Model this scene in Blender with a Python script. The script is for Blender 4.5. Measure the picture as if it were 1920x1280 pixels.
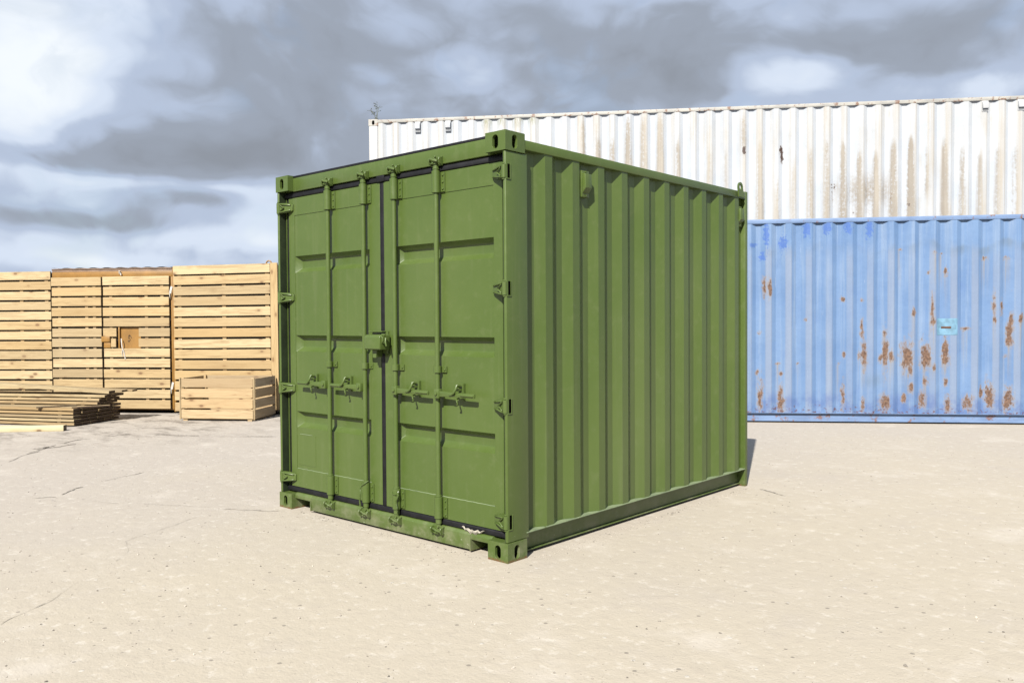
import bpy, bmesh, math, random
import numpy as np
from mathutils import Vector, Matrix, noise as mnoise

for o in list(bpy.data.objects):
    bpy.data.objects.remove(o, do_unlink=True)
scene = bpy.context.scene
COL = scene.collection
R = math.radians
random.seed(7)
RNG = np.random.default_rng(11)

# ------------------------------------------------------------------ camera
cam_d = bpy.data.cameras.new('camera')
cam = bpy.data.objects.new('camera', cam_d)
COL.objects.link(cam)
scene.camera = cam
cam_d.sensor_width = 36.0
cam_d.lens = 29.609
cam_d.clip_start = 0.05
cam_d.clip_end = 2000
yaw, pitch, roll = 0.730219, -0.024069, -0.006215
fw = Vector((-math.sin(yaw) * math.cos(pitch), math.cos(yaw) * math.cos(pitch), math.sin(pitch)))
rt = Vector((math.cos(yaw), math.sin(yaw), 0))
up = rt.cross(fw)
r2 = math.cos(roll) * rt + math.sin(roll) * up
u2 = -math.sin(roll) * rt + math.cos(roll) * up
M3 = Matrix((r2, u2, -fw)).transposed()
cam.matrix_world = Matrix.Translation((3.3712, -3.7167, 1.4544)) @ M3.to_4x4()

# ------------------------------------------------------------------ sun and exposure
SUN_AZ = Vector((0.41, -0.912))          # horizontal direction towards the sun
SUN_EL = R(40.3)
to_sun = Vector((SUN_AZ.x * math.cos(SUN_EL), SUN_AZ.y * math.cos(SUN_EL), math.sin(SUN_EL))).normalized()
sd = bpy.data.lights.new('sun', 'SUN')
sd.energy = 5.0
sd.angle = R(0.53)
sd.color = (1.0, 0.955, 0.88)
sun = bpy.data.objects.new('sun', sd)
COL.objects.link(sun)
sun.rotation_euler = (-to_sun).to_track_quat('-Z', 'Y').to_euler()
sun.location = to_sun * 40
vs = scene.view_settings
vs.view_transform = 'Standard'
vs.look = 'None'
vs.exposure = 1.1
vs.gamma = 1.0
vs.use_curve_mapping = False


# ------------------------------------------------------------------ node helper
class NT:
    def __init__(self, tree):
        self.t = tree
        self.n = tree.nodes
        self.l = tree.links

    def node(self, kind, **kw):
        nd = self.n.new(kind)
        for k, v in kw.items():
            setattr(nd, k, v)
        return nd

    def put(self, sock, v):
        if v is None:
            return
        if isinstance(v, bpy.types.NodeSocket):
            self.l.new(v, sock)
        else:
            try:
                sock.default_value = v
            except Exception:
                sock.default_value = (*v, 1.0)

    def math(self, op, a, b=None, c=None, clamp=False):
        nd = self.node('ShaderNodeMath', operation=op, use_clamp=clamp)
        for i, v in enumerate((a, b, c)):
            self.put(nd.inputs[i], v)
        return nd.outputs[0]

    def vmath(self, op, a, b=None, scale=None):
        nd = self.node('ShaderNodeVectorMath', operation=op)
        self.put(nd.inputs[0], a)
        if b is not None:
            self.put(nd.inputs[1], b)
        if scale is not None:
            self.put(nd.inputs['Scale'], scale)
        return nd.outputs['Value'] if op in ('DOT_PRODUCT', 'LENGTH', 'DISTANCE') else nd.outputs['Vector']

    def mix(self, f, a, b, blend='MIX'):
        nd = self.node('ShaderNodeMix', data_type='RGBA', blend_type=blend)
        self.put(nd.inputs['Factor'], f)
        self.put(nd.inputs['A'], a)
        self.put(nd.inputs['B'], b)
        for s in nd.outputs:
            if s.type == 'RGBA':
                return s

    def noise(self, vec, scale, detail=4, rough=0.55, dist=0.0, out='Fac'):
        nd = self.node('ShaderNodeTexNoise')
        self.put(nd.inputs['Vector'], vec)
        nd.inputs['Scale'].default_value = scale
        nd.inputs['Detail'].default_value = detail
        nd.inputs['Roughness'].default_value = rough
        nd.inputs['Distortion'].default_value = dist
        return nd.outputs[out]

    def voro(self, vec, scale, feature='F1', out='Distance', rand=1.0):
        nd = self.node('ShaderNodeTexVoronoi', feature=feature)
        self.put(nd.inputs['Vector'], vec)
        nd.inputs['Scale'].default_value = scale
        nd.inputs['Randomness'].default_value = rand
        return nd.outputs[out]

    def ss(self, v, lo, hi, a=0.0, b=1.0):
        nd = self.node('ShaderNodeMapRange', interpolation_type='SMOOTHSTEP', clamp=True)
        self.put(nd.inputs[0], v)
        for i, x in enumerate((lo, hi, a, b)):
            self.put(nd.inputs[i + 1], x)
        return nd.outputs[0]

    def mapping(self, vec, scale=(1, 1, 1), loc=(0, 0, 0), rot=(0, 0, 0)):
        nd = self.node('ShaderNodeMapping')
        self.put(nd.inputs['Vector'], vec)
        self.put(nd.inputs['Location'], loc)
        self.put(nd.inputs['Rotation'], rot)
        self.put(nd.inputs['Scale'], scale)
        return nd.outputs[0]

    def sep(self, vec):
        nd = self.node('ShaderNodeSeparateXYZ')
        self.put(nd.inputs[0], vec)
        return nd.outputs

    def comb(self, x, y, z):
        nd = self.node('ShaderNodeCombineXYZ')
        for i, v in enumerate((x, y, z)):
            self.put(nd.inputs[i], v)
        return nd.outputs[0]

    def attr(self, name):
        nd = self.node('ShaderNodeAttribute', attribute_name=name)
        return nd.outputs['Fac']

    def bump(self, h, strength, dist):
        nd = self.node('ShaderNodeBump')
        nd.inputs['Strength'].default_value = strength
        nd.inputs['Distance'].default_value = dist
        self.put(nd.inputs['Height'], h)
        return nd.outputs[0]


def new_mat(name):
    m = bpy.data.materials.new(name)
    m.use_nodes = True
    t = NT(m.node_tree)
    b = next(n for n in t.n if n.type == 'BSDF_PRINCIPLED')
    return m, t, b


# ------------------------------------------------------------------ world: clear sky behind broken cloud
world = bpy.data.worlds.new('World')
scene.world = world
world.use_nodes = True
w = NT(world.node_tree)
bg = next(n for n in w.n if n.type == 'BACKGROUND')
sky = w.node('ShaderNodeTexSky', sky_type='NISHITA')
sky.sun_disc = False
sky.sun_elevation = SUN_EL
sky.sun_rotation = math.atan2(to_sun.x, to_sun.y)
sky.air_density = 1.0
sky.dust_density = 1.5
dirv = w.vmath('NORMALIZE', w.node('ShaderNodeTexCoord').outputs['Generated'])
dx, dy, dz = w.sep(dirv)[0:3]
zc = w.math('ADD', w.math('MAXIMUM', dz, 0.0), 0.16)
plane = w.comb(w.math('DIVIDE', dx, zc), w.math('DIVIDE', dy, zc), 0.0)      # flat cloud layer seen from below
n_big = w.noise(plane, 0.75, 3, 0.5, 0.35)
squash = w.vmath('MULTIPLY', dirv, (1, 1, 1.5))
wd = w.vmath('SUBTRACT', w.noise(squash, 5.0, 3, 0.50, out='Color'), (0.5, 0.5, 0.5))
dw = w.vmath('ADD', dirv, w.vmath('MULTIPLY', wd, (0.10, 0.10, 0.055)))
n_puff = w.noise(w.vmath('ADD', squash, w.vmath('SCALE', wd, scale=0.25)), 7.5, 5, 0.54)
bw = w.node('ShaderNodeTexVoronoi', feature='F1')
w.put(bw.inputs['Vector'], w.vmath('ADD', w.vmath('MULTIPLY', dirv, (1, 1, 1.7)), w.vmath('SCALE', wd, scale=0.12)))
bw.inputs['Scale'].default_value = 13.0
bw.inputs['Detail'].default_value = 1.5
bw.inputs['Roughness'].default_value = 0.55
val = w.math('ADD', 0.505, w.math('MULTIPLY', w.math('SUBTRACT', n_big, 0.5), 0.45))
val = w.math('MULTIPLY_ADD', w.math('SUBTRACT', n_puff, 0.5), 0.52, val)
val = w.math('MULTIPLY_ADD', w.math('SUBTRACT', 0.58, bw.outputs['Distance']), 0.17, val)
# cloud banks that stand over the yard: direction, radius across, radius up, brightness
BANKS = [((-0.920, 0.298, 0.256), 0.088, 0.073, 0.48), ((-0.939, 0.288, 0.189), 0.041, 0.036, 0.15),
         ((-0.843, 0.483, 0.235), 0.176, 0.073, -0.22), ((-0.861, 0.473, 0.187), 0.153, 0.019, -0.25),
         ((-0.759, 0.571, 0.312), 0.118, 0.067, -0.17), ((-0.931, 0.324, 0.167), 0.100, 0.013, -0.28),
         ((-0.802, 0.564, 0.198), 0.032, 0.018, 0.20), ((-0.663, 0.690, 0.290), 0.053, 0.027, 0.18),
         ((-0.537, 0.790, 0.298), 0.129, 0.055, -0.22), ((-0.473, 0.842, 0.258), 0.041, 0.017, -0.14),
         ((-0.392, 0.883, 0.259), 0.044, 0.018, 0.36), ((-0.225, 0.947, 0.230), 0.065, 0.011, 0.16),
         ((-0.254, 0.925, 0.284), 0.129, 0.030, -0.22), ((-0.941, 0.322, 0.105), 0.100, 0.010, -0.28),
         ((-0.882, 0.453, 0.132), 0.047, 0.012, -0.17), ((-0.909, 0.390, 0.148), 0.112, 0.005, 0.16),
         ((-0.876, 0.468, 0.121), 0.065, 0.007, 0.10), ((-0.893, 0.439, 0.097), 0.153, 0.011, 0.22),
         ((-0.939, 0.336, 0.071), 0.153, 0.010, 0.22), ((-0.841, 0.526, 0.123), 0.041, 0.030, 0.16)]
dwx, dwy, dwz = w.sep(dw)[0:3]
for c, ra, rz, amp in BANKS:
    c = Vector(c).normalized()
    side = Vector((c.y, -c.x, 0)).normalized()
    a = w.math('MULTIPLY', w.vmath('DOT_PRODUCT', dw, tuple(side)), 1 / ra)
    e = w.math('MULTIPLY_ADD', dwz, 1 / rz, -c.z / rz)
    rr = w.math('MULTIPLY_ADD', a, a, w.math('MULTIPLY', e, e))
    g = w.math('EXPONENT', w.math('MULTIPLY', rr, -0.8))
    front = w.math('GREATER_THAN', w.vmath('DOT_PRODUCT', dw, tuple(c)), 0.0)
    val = w.math('MULTIPLY_ADD', w.math('MULTIPLY', g, front), amp, val)
ramp = w.node('ShaderNodeValToRGB')
w.put(ramp.inputs[0], val)
cr = ramp.color_ramp
cr.interpolation = 'EASE'
cr.elements[0].position = 0.02
cr.elements[0].color = (0.134, 0.148, 0.172, 1)
cr.elements[1].position = 0.92
cr.elements[1].color = (0.43, 0.455, 0.48, 1)
for pos, c in ((0.26, (0.162, 0.183, 0.220, 1)), (0.44, (0.226, 0.264, 0.336, 1)), (0.62, (0.325, 0.365, 0.430, 1))):
    el = cr.elements.new(pos)
    el.color = c
sky_c = w.vmath('SCALE', sky.outputs[0], scale=0.06)
cover = w.ss(n_puff, 0.66, 0.52, 0.80, 1.0)
w.put(bg.inputs['Color'], w.mix(cover, sky_c, ramp.outputs[0]))
bg.inputs['Strength'].default_value = 1.0
world.cycles.sampling_method = 'MANUAL'
world.cycles.sample_map_resolution = 256


# ------------------------------------------------------------------ mesh helpers
class MB:
    def __init__(self):
        self.bm = bmesh.new()

    def box(self, x0, x1, y0, y1, z0, z1, rot=None, piv=None):
        vs_ = [self.bm.verts.new((x, y, z)) for x in (x0, x1) for y in (y0, y1) for z in (z0, z1)]
        for f in ((0, 1, 3, 2), (4, 6, 7, 5), (0, 4, 5, 1), (2, 3, 7, 6), (0, 2, 6, 4), (1, 5, 7, 3)):
            self.bm.faces.new([vs_[i] for i in f])
        if rot is not None:
            bmesh.ops.rotate(self.bm, verts=vs_, cent=piv or Vector(((x0 + x1) / 2, (y0 + y1) / 2, (z0 + z1) / 2)), matrix=rot)
        return self

    def prism(self, pts, axis, a, b):
        """pts: outline in the two other axes (cyclic order), extruded along axis from a to b"""
        def mk(p, t):
            q = list(p)
            q.insert(axis, t)
            return self.bm.verts.new(q)
        A = [mk(p, a) for p in pts]
        B = [mk(p, b) for p in pts]
        n = len(pts)
        self.bm.faces.new(A)
        self.bm.faces.new(B[::-1])
        for i in range(n):
            self.bm.faces.new((A[i], B[i], B[(i + 1) % n], A[(i + 1) % n]))
        return self

    def tube(self, path, r, seg=12, cap=True, radii=None):
        path = [Vector(q) for q in path]
        rings = []
        ref = None
        for i, q in enumerate(path):
            t = (path[min(i + 1, len(path) - 1)] - path[max(i - 1, 0)]).normalized()
            if ref is None:
                ref = Vector((0, 0, 1)) if abs(t.z) < 0.9 else Vector((1, 0, 0))
            s = t.cross(ref).normalized()
            u = s.cross(t).normalized()
            ref = u
            rad = radii[i] if radii else r
            rings.append([self.bm.verts.new(q + (s * math.cos(2 * math.pi * k / seg) + u * math.sin(2 * math.pi * k / seg)) * rad) for k in range(seg)])
        for a, b in zip(rings[:-1], rings[1:]):
            for k in range(seg):
                self.bm.faces.new((a[k], a[(k + 1) % seg], b[(k + 1) % seg], b[k]))
        if cap:
            self.bm.faces.new(rings[0][::-1])
            self.bm.faces.new(rings[-1])
        return self

    def rod(self, x, y, z0, z1, r, seg=16):
        return self.tube([(x, y, z0), (x, y, z1)], r, seg)

    def quad(self, *pts):
        self.bm.faces.new([self.bm.verts.new(q) for q in pts])
        return self

    def mesh(self, name, bevel=0.0, seg=2, smooth=35):
        bm = self.bm
        bmesh.ops.remove_doubles(bm, verts=bm.verts, dist=1e-5)
        bmesh.ops.recalc_face_normals(bm, faces=bm.faces)
        if bevel > 0:
            es = [e for e in bm.edges if len(e.link_faces) == 2 and e.calc_face_angle(0) > R(40)]
            bmesh.ops.bevel(bm, geom=es, offset=bevel, segments=seg, profile=0.5, affect='EDGES', clamp_overlap=True)
        me = bpy.data.meshes.new(name)
        bm.to_mesh(me)
        bm.free()
        me.shade_smooth()
        me.set_sharp_from_angle(angle=R(smooth))
        return me


def link(name, me, mat, parent=None, loc=None, rot=None):
    o = bpy.data.objects.new(name, me)
    COL.objects.link(o)
    if mat is not None and me is not None and not me.materials:
        me.materials.append(mat)
    if parent is not None:
        o.parent = parent
    if loc is not None:
        o.location = loc
    if rot is not None:
        o.rotation_euler = rot
    return o


def build(mb, name, mat, parent=None, bevel=0.0, seg=2, smooth=35):
    return link(name, mb.mesh(name, bevel, seg, smooth), mat, parent)


def thing(name, label, cat, loc=(0, 0, 0), rz=0.0, group=None):
    o = bpy.data.objects.new(name, None)
    o.empty_display_size = 0.2
    COL.objects.link(o)
    o.location = loc
    o.rotation_euler = (0, 0, rz)
    o['label'] = label
    o['category'] = cat
    if group:
        o['group'] = group
    return o


def np_mesh(name, V, F, attrs=None, smooth=35):
    me = bpy.data.meshes.new(name)
    V = np.asarray(V, np.float32)
    F = np.asarray(F, np.int32)
    k = F.shape[1]
    me.vertices.add(len(V))
    me.vertices.foreach_set('co', V.ravel())
    me.loops.add(F.size)
    me.loops.foreach_set('vertex_index', F.ravel())
    me.polygons.add(len(F))
    me.polygons.foreach_set('loop_start', np.arange(0, F.size, k, dtype=np.int32))
    me.update(calc_edges=True)
    for an, av in (attrs or {}).items():
        at = me.attributes.new(an, 'FLOAT', 'POINT')
        at.data.foreach_set('value', np.asarray(av, np.float32))
    me.validate()
    me.shade_smooth()
    me.set_sharp_from_angle(angle=R(smooth))
    return me


# ------------------------------------------------------------------ materials
ALB = 0.62          # one common scale on all the paint, timber and concrete reflectances below


def mat_green():
    m, t, b = new_mat('green_paint')
    co = t.node('ShaderNodeNewGeometry').outputs['Position']
    big = t.noise(co, 1.1, 4, 0.6)
    fine = t.noise(co, 14.0, 5, 0.65)
    c = t.mix(t.ss(big, 0.3, 0.7), (0.079, 0.124, 0.025, 1), (0.094, 0.139, 0.032, 1))
    c = t.mix(t.math('MULTIPLY', t.ss(fine, 0.52, 0.75), 0.18), c, (0.17, 0.20, 0.09, 1))
    # rain streaks
    st = t.noise(t.mapping(co, (26, 26, 0.9)), 1.0, 3, 0.5)
    c = t.mix(t.math('MULTIPLY', t.ss(st, 0.55, 0.8), 0.14), c, (0.20, 0.22, 0.12, 1))
    fade = t.noise(t.vmath('ADD', co, (7, 3, 1)), 0.55, 3, 0.5, 0.4)
    c = t.mix(t.math('MULTIPLY', t.ss(fade, 0.50, 0.70), 0.16), c, (0.15, 0.18, 0.085, 1))
    scr = t.ss(t.noise(t.mapping(co, (3.0, 3.0, 60), rot=(R(12), R(7), 0)), 1.0, 4, 0.7), 0.735, 0.765)
    c = t.mix(t.math('MULTIPLY', scr, 0.28), c, (0.30, 0.34, 0.22, 1))
    # chips of paint and dust thrown up along the foot
    z = t.sep(co)[2]
    low = t.ss(z, 0.42, 0.02)
    chip = t.noise(co, 55.0, 3, 0.6)
    thr = t.math('SUBTRACT', 0.80, t.math('MULTIPLY', low, 0.11))
    c = t.mix(t.math('MULTIPLY', t.ss(t.math('SUBTRACT', chip, thr), 0.0, 0.03), 0.75), c, (0.42, 0.46, 0.34, 1))
    dust = t.math('MULTIPLY', t.ss(z, 0.20, 0.0), t.ss(t.noise(co, 7.0, 6, 0.7), 0.40, 0.70))
    c = t.mix(t.math('MULTIPLY', dust, 0.45), c, (0.33, 0.31, 0.22, 1))
    rust = t.math('MULTIPLY', t.ss(z, 0.022, 0.004), t.ss(t.noise(co, 30.0, 4, 0.7), 0.35, 0.6))
    c = t.mix(rust, c, (0.16, 0.07, 0.03, 1))
    t.put(b.inputs['Base Color'], t.vmath('SCALE', c, scale=ALB))
    t.put(b.inputs['Roughness'], t.ss(fine, 0.3, 0.7, 0.32, 0.44))
    b.inputs['Specular IOR Level'].default_value = 0.40
    h = t.math('ADD', t.math('MULTIPLY', t.noise(co, 3.2, 2, 0.5), 1.0), t.math('MULTIPLY', t.noise(co, 220, 2, 0.5), 0.03))
    t.put(b.inputs['Normal'], t.bump(h, 0.35, 0.008))
    return m


def mat_plain(name, col, rough=0.6, var=0.25, scale=8.0, bump=0.0, metal=0.0):
    m, t, b = new_mat(name)
    co = t.node('ShaderNodeTexCoord').outputs['Object']
    f = t.noise(co, scale, 5, 0.6)
    lo = tuple(v * (1 - var) for v in col) + (1,)
    hi = tuple(min(1, v * (1 + var)) for v in col) + (1,)
    t.put(b.inputs['Base Color'], t.vmath('SCALE', t.mix(t.ss(f, 0.3, 0.7), lo, hi), scale=ALB))
    b.inputs['Roughness'].default_value = rough
    b.inputs['Metallic'].default_value = metal
    if bump:
        t.put(b.inputs['Normal'], t.bump(t.noise(co, scale * 6, 4, 0.6), 0.5, bump))
    return m


def mat_wood(name, base, dark, pale=None, grey=0.25, end=None):
    """sawn softwood, grain along the board's own X axis"""
    m, t, b = new_mat(name)
    tc = t.node('ShaderNodeTexCoord').outputs['Object']
    rnd = t.node('ShaderNodeObjectInfo').outputs['Random']
    off = t.comb(t.math('MULTIPLY', rnd, 37.0), t.math('MULTIPLY', rnd, 91.0), t.math('MULTIPLY', rnd, 53.0))
    co = t.vmath('ADD', tc, off)
    # knots push the grain aside
    kd = t.voro(t.mapping(co, (3.4, 6.5, 6.5)), 1.0, 'F1', 'Distance', 1.0)
    knot = t.ss(kd, 0.165, 0.085)
    halo = t.ss(kd, 0.34, 0.08)
    wv = t.vmath('SCALE', t.vmath('SUBTRACT', t.noise(co, 3.0, 2, 0.5, out='Color'), (0.5, 0.5, 0.5)), scale=0.05)
    g = t.noise(t.mapping(t.vmath('ADD', co, wv), (1.6, 40, 40)), 1.0, 5, 0.6, 0.6)
    g2 = t.noise(t.mapping(co, (5.0, 120, 120)), 1.0, 3, 0.6)
    tone = t.noise(t.mapping(co, (0.9, 3.0, 3.0)), 1.0, 3, 0.5)
    c = t.mix(t.ss(rnd, 0.0, 1.0), (*base, 1), (*(pale or base), 1))
    c = t.mix(t.math('MULTIPLY', t.ss(g, 0.42, 0.70), 0.70), c, (*dark, 1))
    c = t.mix(t.math('MULTIPLY', t.ss(g2, 0.5, 0.8), 0.22), c, (*dark, 1))
    c = t.mix(t.math('MULTIPLY', t.ss(tone, 0.50, 0.78), grey), c, (base[0] * 0.62, base[1] * 0.60, base[2] * 0.62, 1))
    c = t.mix(t.math('MULTIPLY', halo, 0.35), c, (dark[0] * 0.9, dark[1] * 0.8, dark[2] * 0.7, 1))
    c = t.mix(t.math('MULTIPLY', knot, 0.75), c, (0.16, 0.075, 0.03, 1))
    # weathered grey boards here and there
    r3_ = t.math('FRACT', t.math('MULTIPLY', rnd, 13.7))
    c = t.mix(t.math('MULTIPLY', t.ss(r3_, 0.70, 0.98), 0.45), c, (base[0] * 0.88, base[1] * 0.78, base[2] * 0.58, 1))
    r2_ = t.math('FRACT', t.math('MULTIPLY', rnd, 7.31))
    c = t.mix(t.math('MULTIPLY', t.ss(r2_, 0.50, 0.95), 0.55), c, (base[0] * 0.60, base[1] * 0.62, base[2] * 0.70, 1))
    t.put(b.inputs['Base Color'], t.vmath('SCALE', c, scale=ALB))
    b.inputs['Roughness'].default_value = 0.72
    if end:
        nx = t.sep(t.node('ShaderNodeTexCoord').outputs['Normal'])[0]
        c = t.mix(t.ss(t.math('ABSOLUTE', nx), 0.7, 0.9), c, (*end, 1))
        t.put(b.inputs['Base Color'], t.vmath('SCALE', c, scale=ALB))
    t.put(b.inputs['Normal'], t.bump(t.math('ADD', g, t.math('MULTIPLY', g2, 0.5)), 0.35, 0.004))
    return m


def mat_blue():
    m, t, b = new_mat('weathered_blue_paint')
    co = t.node('ShaderNodeTexCoord').outputs['Object']
    x, y, z = t.sep(co)[0:3]
    big = t.noise(co, 1.3, 5, 0.6)
    st = t.noise(t.mapping(co, (14, 14, 0.55)), 1.0, 5, 0.6)
    fine = t.noise(co, 26.0, 4, 0.7)
    c = t.mix(t.ss(big, 0.3, 0.7), (0.116, 0.214, 0.405, 1), (0.158, 0.264, 0.458, 1))
    c = t.mix(t.math('MULTIPLY', t.ss(st, 0.46, 0.72), 0.55), c, (0.27, 0.355, 0.49, 1))          # chalked streaks
    c = t.mix(t.math('MULTIPLY', t.ss(t.noise(co, 2.2, 5, 0.6), 0.56, 0.75), 0.30), c, (0.085, 0.165, 0.40, 1))
    crown = t.math('MULTIPLY', t.ss(y, 0.010, 0.002), t.ss(t.math('ADD', z, t.math('MULTIPLY', big, 0.5)), 2.80, 2.55))
    c = t.mix(t.math('MULTIPLY', t.math('MULTIPLY', crown, t.ss(t.noise(t.mapping(co, (1.3, 0, 0.5)), 1.0, 3, 0.6), 0.30, 0.62, 0.25, 1.0)), 0.60), c, (0.245, 0.285, 0.37, 1))                        # paint chalked grey on the crowns of the flutes
    bright = t.attr('bright')
    bm_ = t.ss(t.math('ADD', bright, t.math('MULTIPLY', t.math('SUBTRACT', fine, 0.5), 2.4)), 0.42, 0.75)
    c = t.mix(t.math('MULTIPLY', bm_, 0.80), c, (0.050, 0.135, 0.44, 1))
    stain = t.attr('stain')
    c = t.mix(t.math('MULTIPLY', t.ss(t.math('MULTIPLY', stain, t.ss(st, 0.25, 0.65, 0.45, 1.0)), 0.05, 0.9), 0.55), c, (0.12, 0.17, 0.235, 1))
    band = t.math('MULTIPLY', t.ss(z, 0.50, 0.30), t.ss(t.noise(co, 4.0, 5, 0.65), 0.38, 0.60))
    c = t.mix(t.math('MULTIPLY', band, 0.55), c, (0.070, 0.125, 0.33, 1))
    rust = t.attr('rust')
    n1 = t.noise(t.mapping(co, (26, 26, 14)), 1.0, 5, 0.75)
    n0 = t.noise(t.mapping(co, (12, 12, 4)), 1.0, 3, 0.5)
    rv = t.math('ADD', rust, t.math('ADD', t.math('MULTIPLY', t.math('SUBTRACT', n1, 0.5), 2.2), t.math('MULTIPLY', t.math('SUBTRACT', n0, 0.5), 1.1)))
    halo = t.math('MULTIPLY', t.ss(rv, 0.18, 0.60), t.ss(rust, 0.02, 0.2))
    mk = t.math('MULTIPLY', t.ss(rv, 0.50, 0.80), t.ss(rust, 0.03, 0.12))
    # runs of rust water
    run = t.math('MULTIPLY', t.attr('run'), t.ss(t.noise(t.mapping(co, (40, 40, 1.2)), 1.0, 4, 0.6), 0.35, 0.65))
    c = t.mix(t.math('MULTIPLY', run, 0.70), c, (0.30, 0.25, 0.18, 1))
    c = t.mix(t.math('MULTIPLY', halo, 0.60), c, (0.29, 0.235, 0.19, 1))
    rc = t.mix(t.ss(t.noise(co, 38.0, 6, 0.7), 0.35, 0.65), (0.090, 0.048, 0.032, 1), (0.225, 0.135, 0.090, 1))
    c = t.mix(mk, c, rc)
    # foot of the panel: flaking everywhere
    foot = t.ss(z, 0.42, 0.16)
    fl = t.ss(t.math('ADD', t.noise(t.mapping(co, (16, 16, 30)), 1.0, 6, 0.7), t.math('MULTIPLY', foot, 0.19)), 0.735, 0.775)
    c = t.mix(t.math('MULTIPLY', t.math('MULTIPLY', fl, foot), 0.9), c, (0.12, 0.045, 0.035, 1))
    spk = t.ss(t.noise(co, 34.0, 4, 0.6), 0.735, 0.76)
    c = t.mix(t.math('MULTIPLY', spk, 0.7), c, (0.26, 0.14, 0.08, 1))
    wsc = t.ss(t.noise(t.mapping(co, (70, 70, 2.2)), 1.0, 4, 0.6), 0.70, 0.74)
    c = t.mix(t.math('MULTIPLY', wsc, 0.5), c, (0.62, 0.64, 0.66, 1))
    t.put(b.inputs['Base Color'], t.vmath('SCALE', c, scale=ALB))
    t.put(b.inputs['Roughness'], t.math('ADD', 0.50, t.math('MULTIPLY', mk, 0.35)))
    h = t.math('ADD', t.math('MULTIPLY', mk, -0.3), t.math('ADD', t.math('MULTIPLY', n1, t.math('MULTIPLY', mk, 0.6)), t.math('MULTIPLY', big, 2.5)))
    t.put(b.inputs['Normal'], t.bump(h, 0.5, 0.012))
    return m


def mat_white():
    m, t, b = new_mat('weathered_white_paint')
    co = t.node('ShaderNodeTexCoord').outputs['Object']
    big = t.noise(co, 1.2, 5, 0.6)
    st = t.noise(t.mapping(co, (16, 16, 0.5)), 1.0, 5, 0.62)
    fine = t.noise(co, 22.0, 5, 0.72)
    c = t.mix(t.ss(big, 0.3, 0.7), (0.455, 0.490, 0.535, 1), (0.525, 0.552, 0.585, 1))
    c = t.mix(t.math('MULTIPLY', t.ss(st, 0.50, 0.78), 0.40), c, (0.52, 0.46, 0.37, 1))
    streak = t.attr('streak')
    sv = t.math('MULTIPLY', streak, t.ss(t.math('ADD', t.math('MULTIPLY', st, 0.6), t.math('MULTIPLY', fine, 0.5)), 0.40, 0.62, 0.22, 1.0))
    c = t.mix(t.math('MULTIPLY', t.ss(sv, 0.0, 0.62), 0.88), c, (0.265, 0.220, 0.165, 1))
    yy = t.sep(co)[1]
    cream = t.math('MULTIPLY', t.ss(yy, 0.022, 0.003), t.ss(st, 0.30, 0.62, 0.15, 0.80))
    cream = t.math('MULTIPLY', cream, t.ss(t.noise(t.mapping(co, (1.7, 0, 0.45)), 1.0, 3, 0.6), 0.34, 0.62, 0.12, 1.0))
    c = t.mix(cream, c, (0.45, 0.405, 0.335, 1))
    gr = t.ss(t.noise(t.mapping(co, (1.4, 1.4, 0.8)), 1.0, 4, 0.65), 0.50, 0.72)
    c = t.mix(t.math('MULTIPLY', gr, t.ss(st, 0.35, 0.65, 0.1, 0.45)), c, (0.38, 0.345, 0.285, 1))
    moss = t.attr('moss')
    ms = t.math('MULTIPLY', moss, t.ss(t.noise(t.mapping(co, (50, 50, 7)), 1.0, 5, 0.7), 0.38, 0.62))
    c = t.mix(t.math('MULTIPLY', ms, 0.85), c, (0.19, 0.20, 0.075, 1))
    rv = t.math('ADD', t.attr('rust'), t.math('MULTIPLY', t.math('SUBTRACT', fine, 0.5), 1.6))
    c = t.mix(t.math('MULTIPLY', t.ss(rv, 0.15, 0.55), 0.25), c, (0.33, 0.26, 0.19, 1))
    c = t.mix(t.ss(rv, 0.52, 0.62), c, (0.065, 0.036, 0.026, 1))
    spk = t.ss(t.noise(co, 30.0, 4, 0.6), 0.745, 0.77)
    c = t.mix(t.math('MULTIPLY', spk, 0.7), c, (0.22, 0.13, 0.08, 1))
    t.put(b.inputs['Base Color'], t.vmath('SCALE', c, scale=ALB))
    b.inputs['Roughness'].default_value = 0.55
    t.put(b.inputs['Normal'], t.bump(t.math('ADD', t.math('MULTIPLY', big, 2.0), t.math('MULTIPLY', fine, 0.1)), 0.4, 0.012))
    return m


def mat_trim(name, base, rust_amt, rust=(0.20, 0.085, 0.04)):
    m, t, b = new_mat(name)
    co = t.node('ShaderNodeTexCoord').outputs['Object']
    f = t.noise(co, 9.0, 6, 0.68)
    s = t.noise(t.mapping(co, (3, 12, 12)), 1.0, 4, 0.6)
    c = t.mix(t.ss(s, 0.35, 0.7), (*base, 1), (base[0] * 0.72, base[1] * 0.74, base[2] * 0.78, 1))
    c = t.mix(t.math('MULTIPLY', t.ss(f, 0.62 - rust_amt, 0.70 - rust_amt), 0.85), c, (*rust, 1))
    t.put(b.inputs['Base Color'], t.vmath('SCALE', c, scale=ALB))
    b.inputs['Roughness'].default_value = 0.6
    t.put(b.inputs['Normal'], t.bump(f, 0.4, 0.006))
    return m


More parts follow.
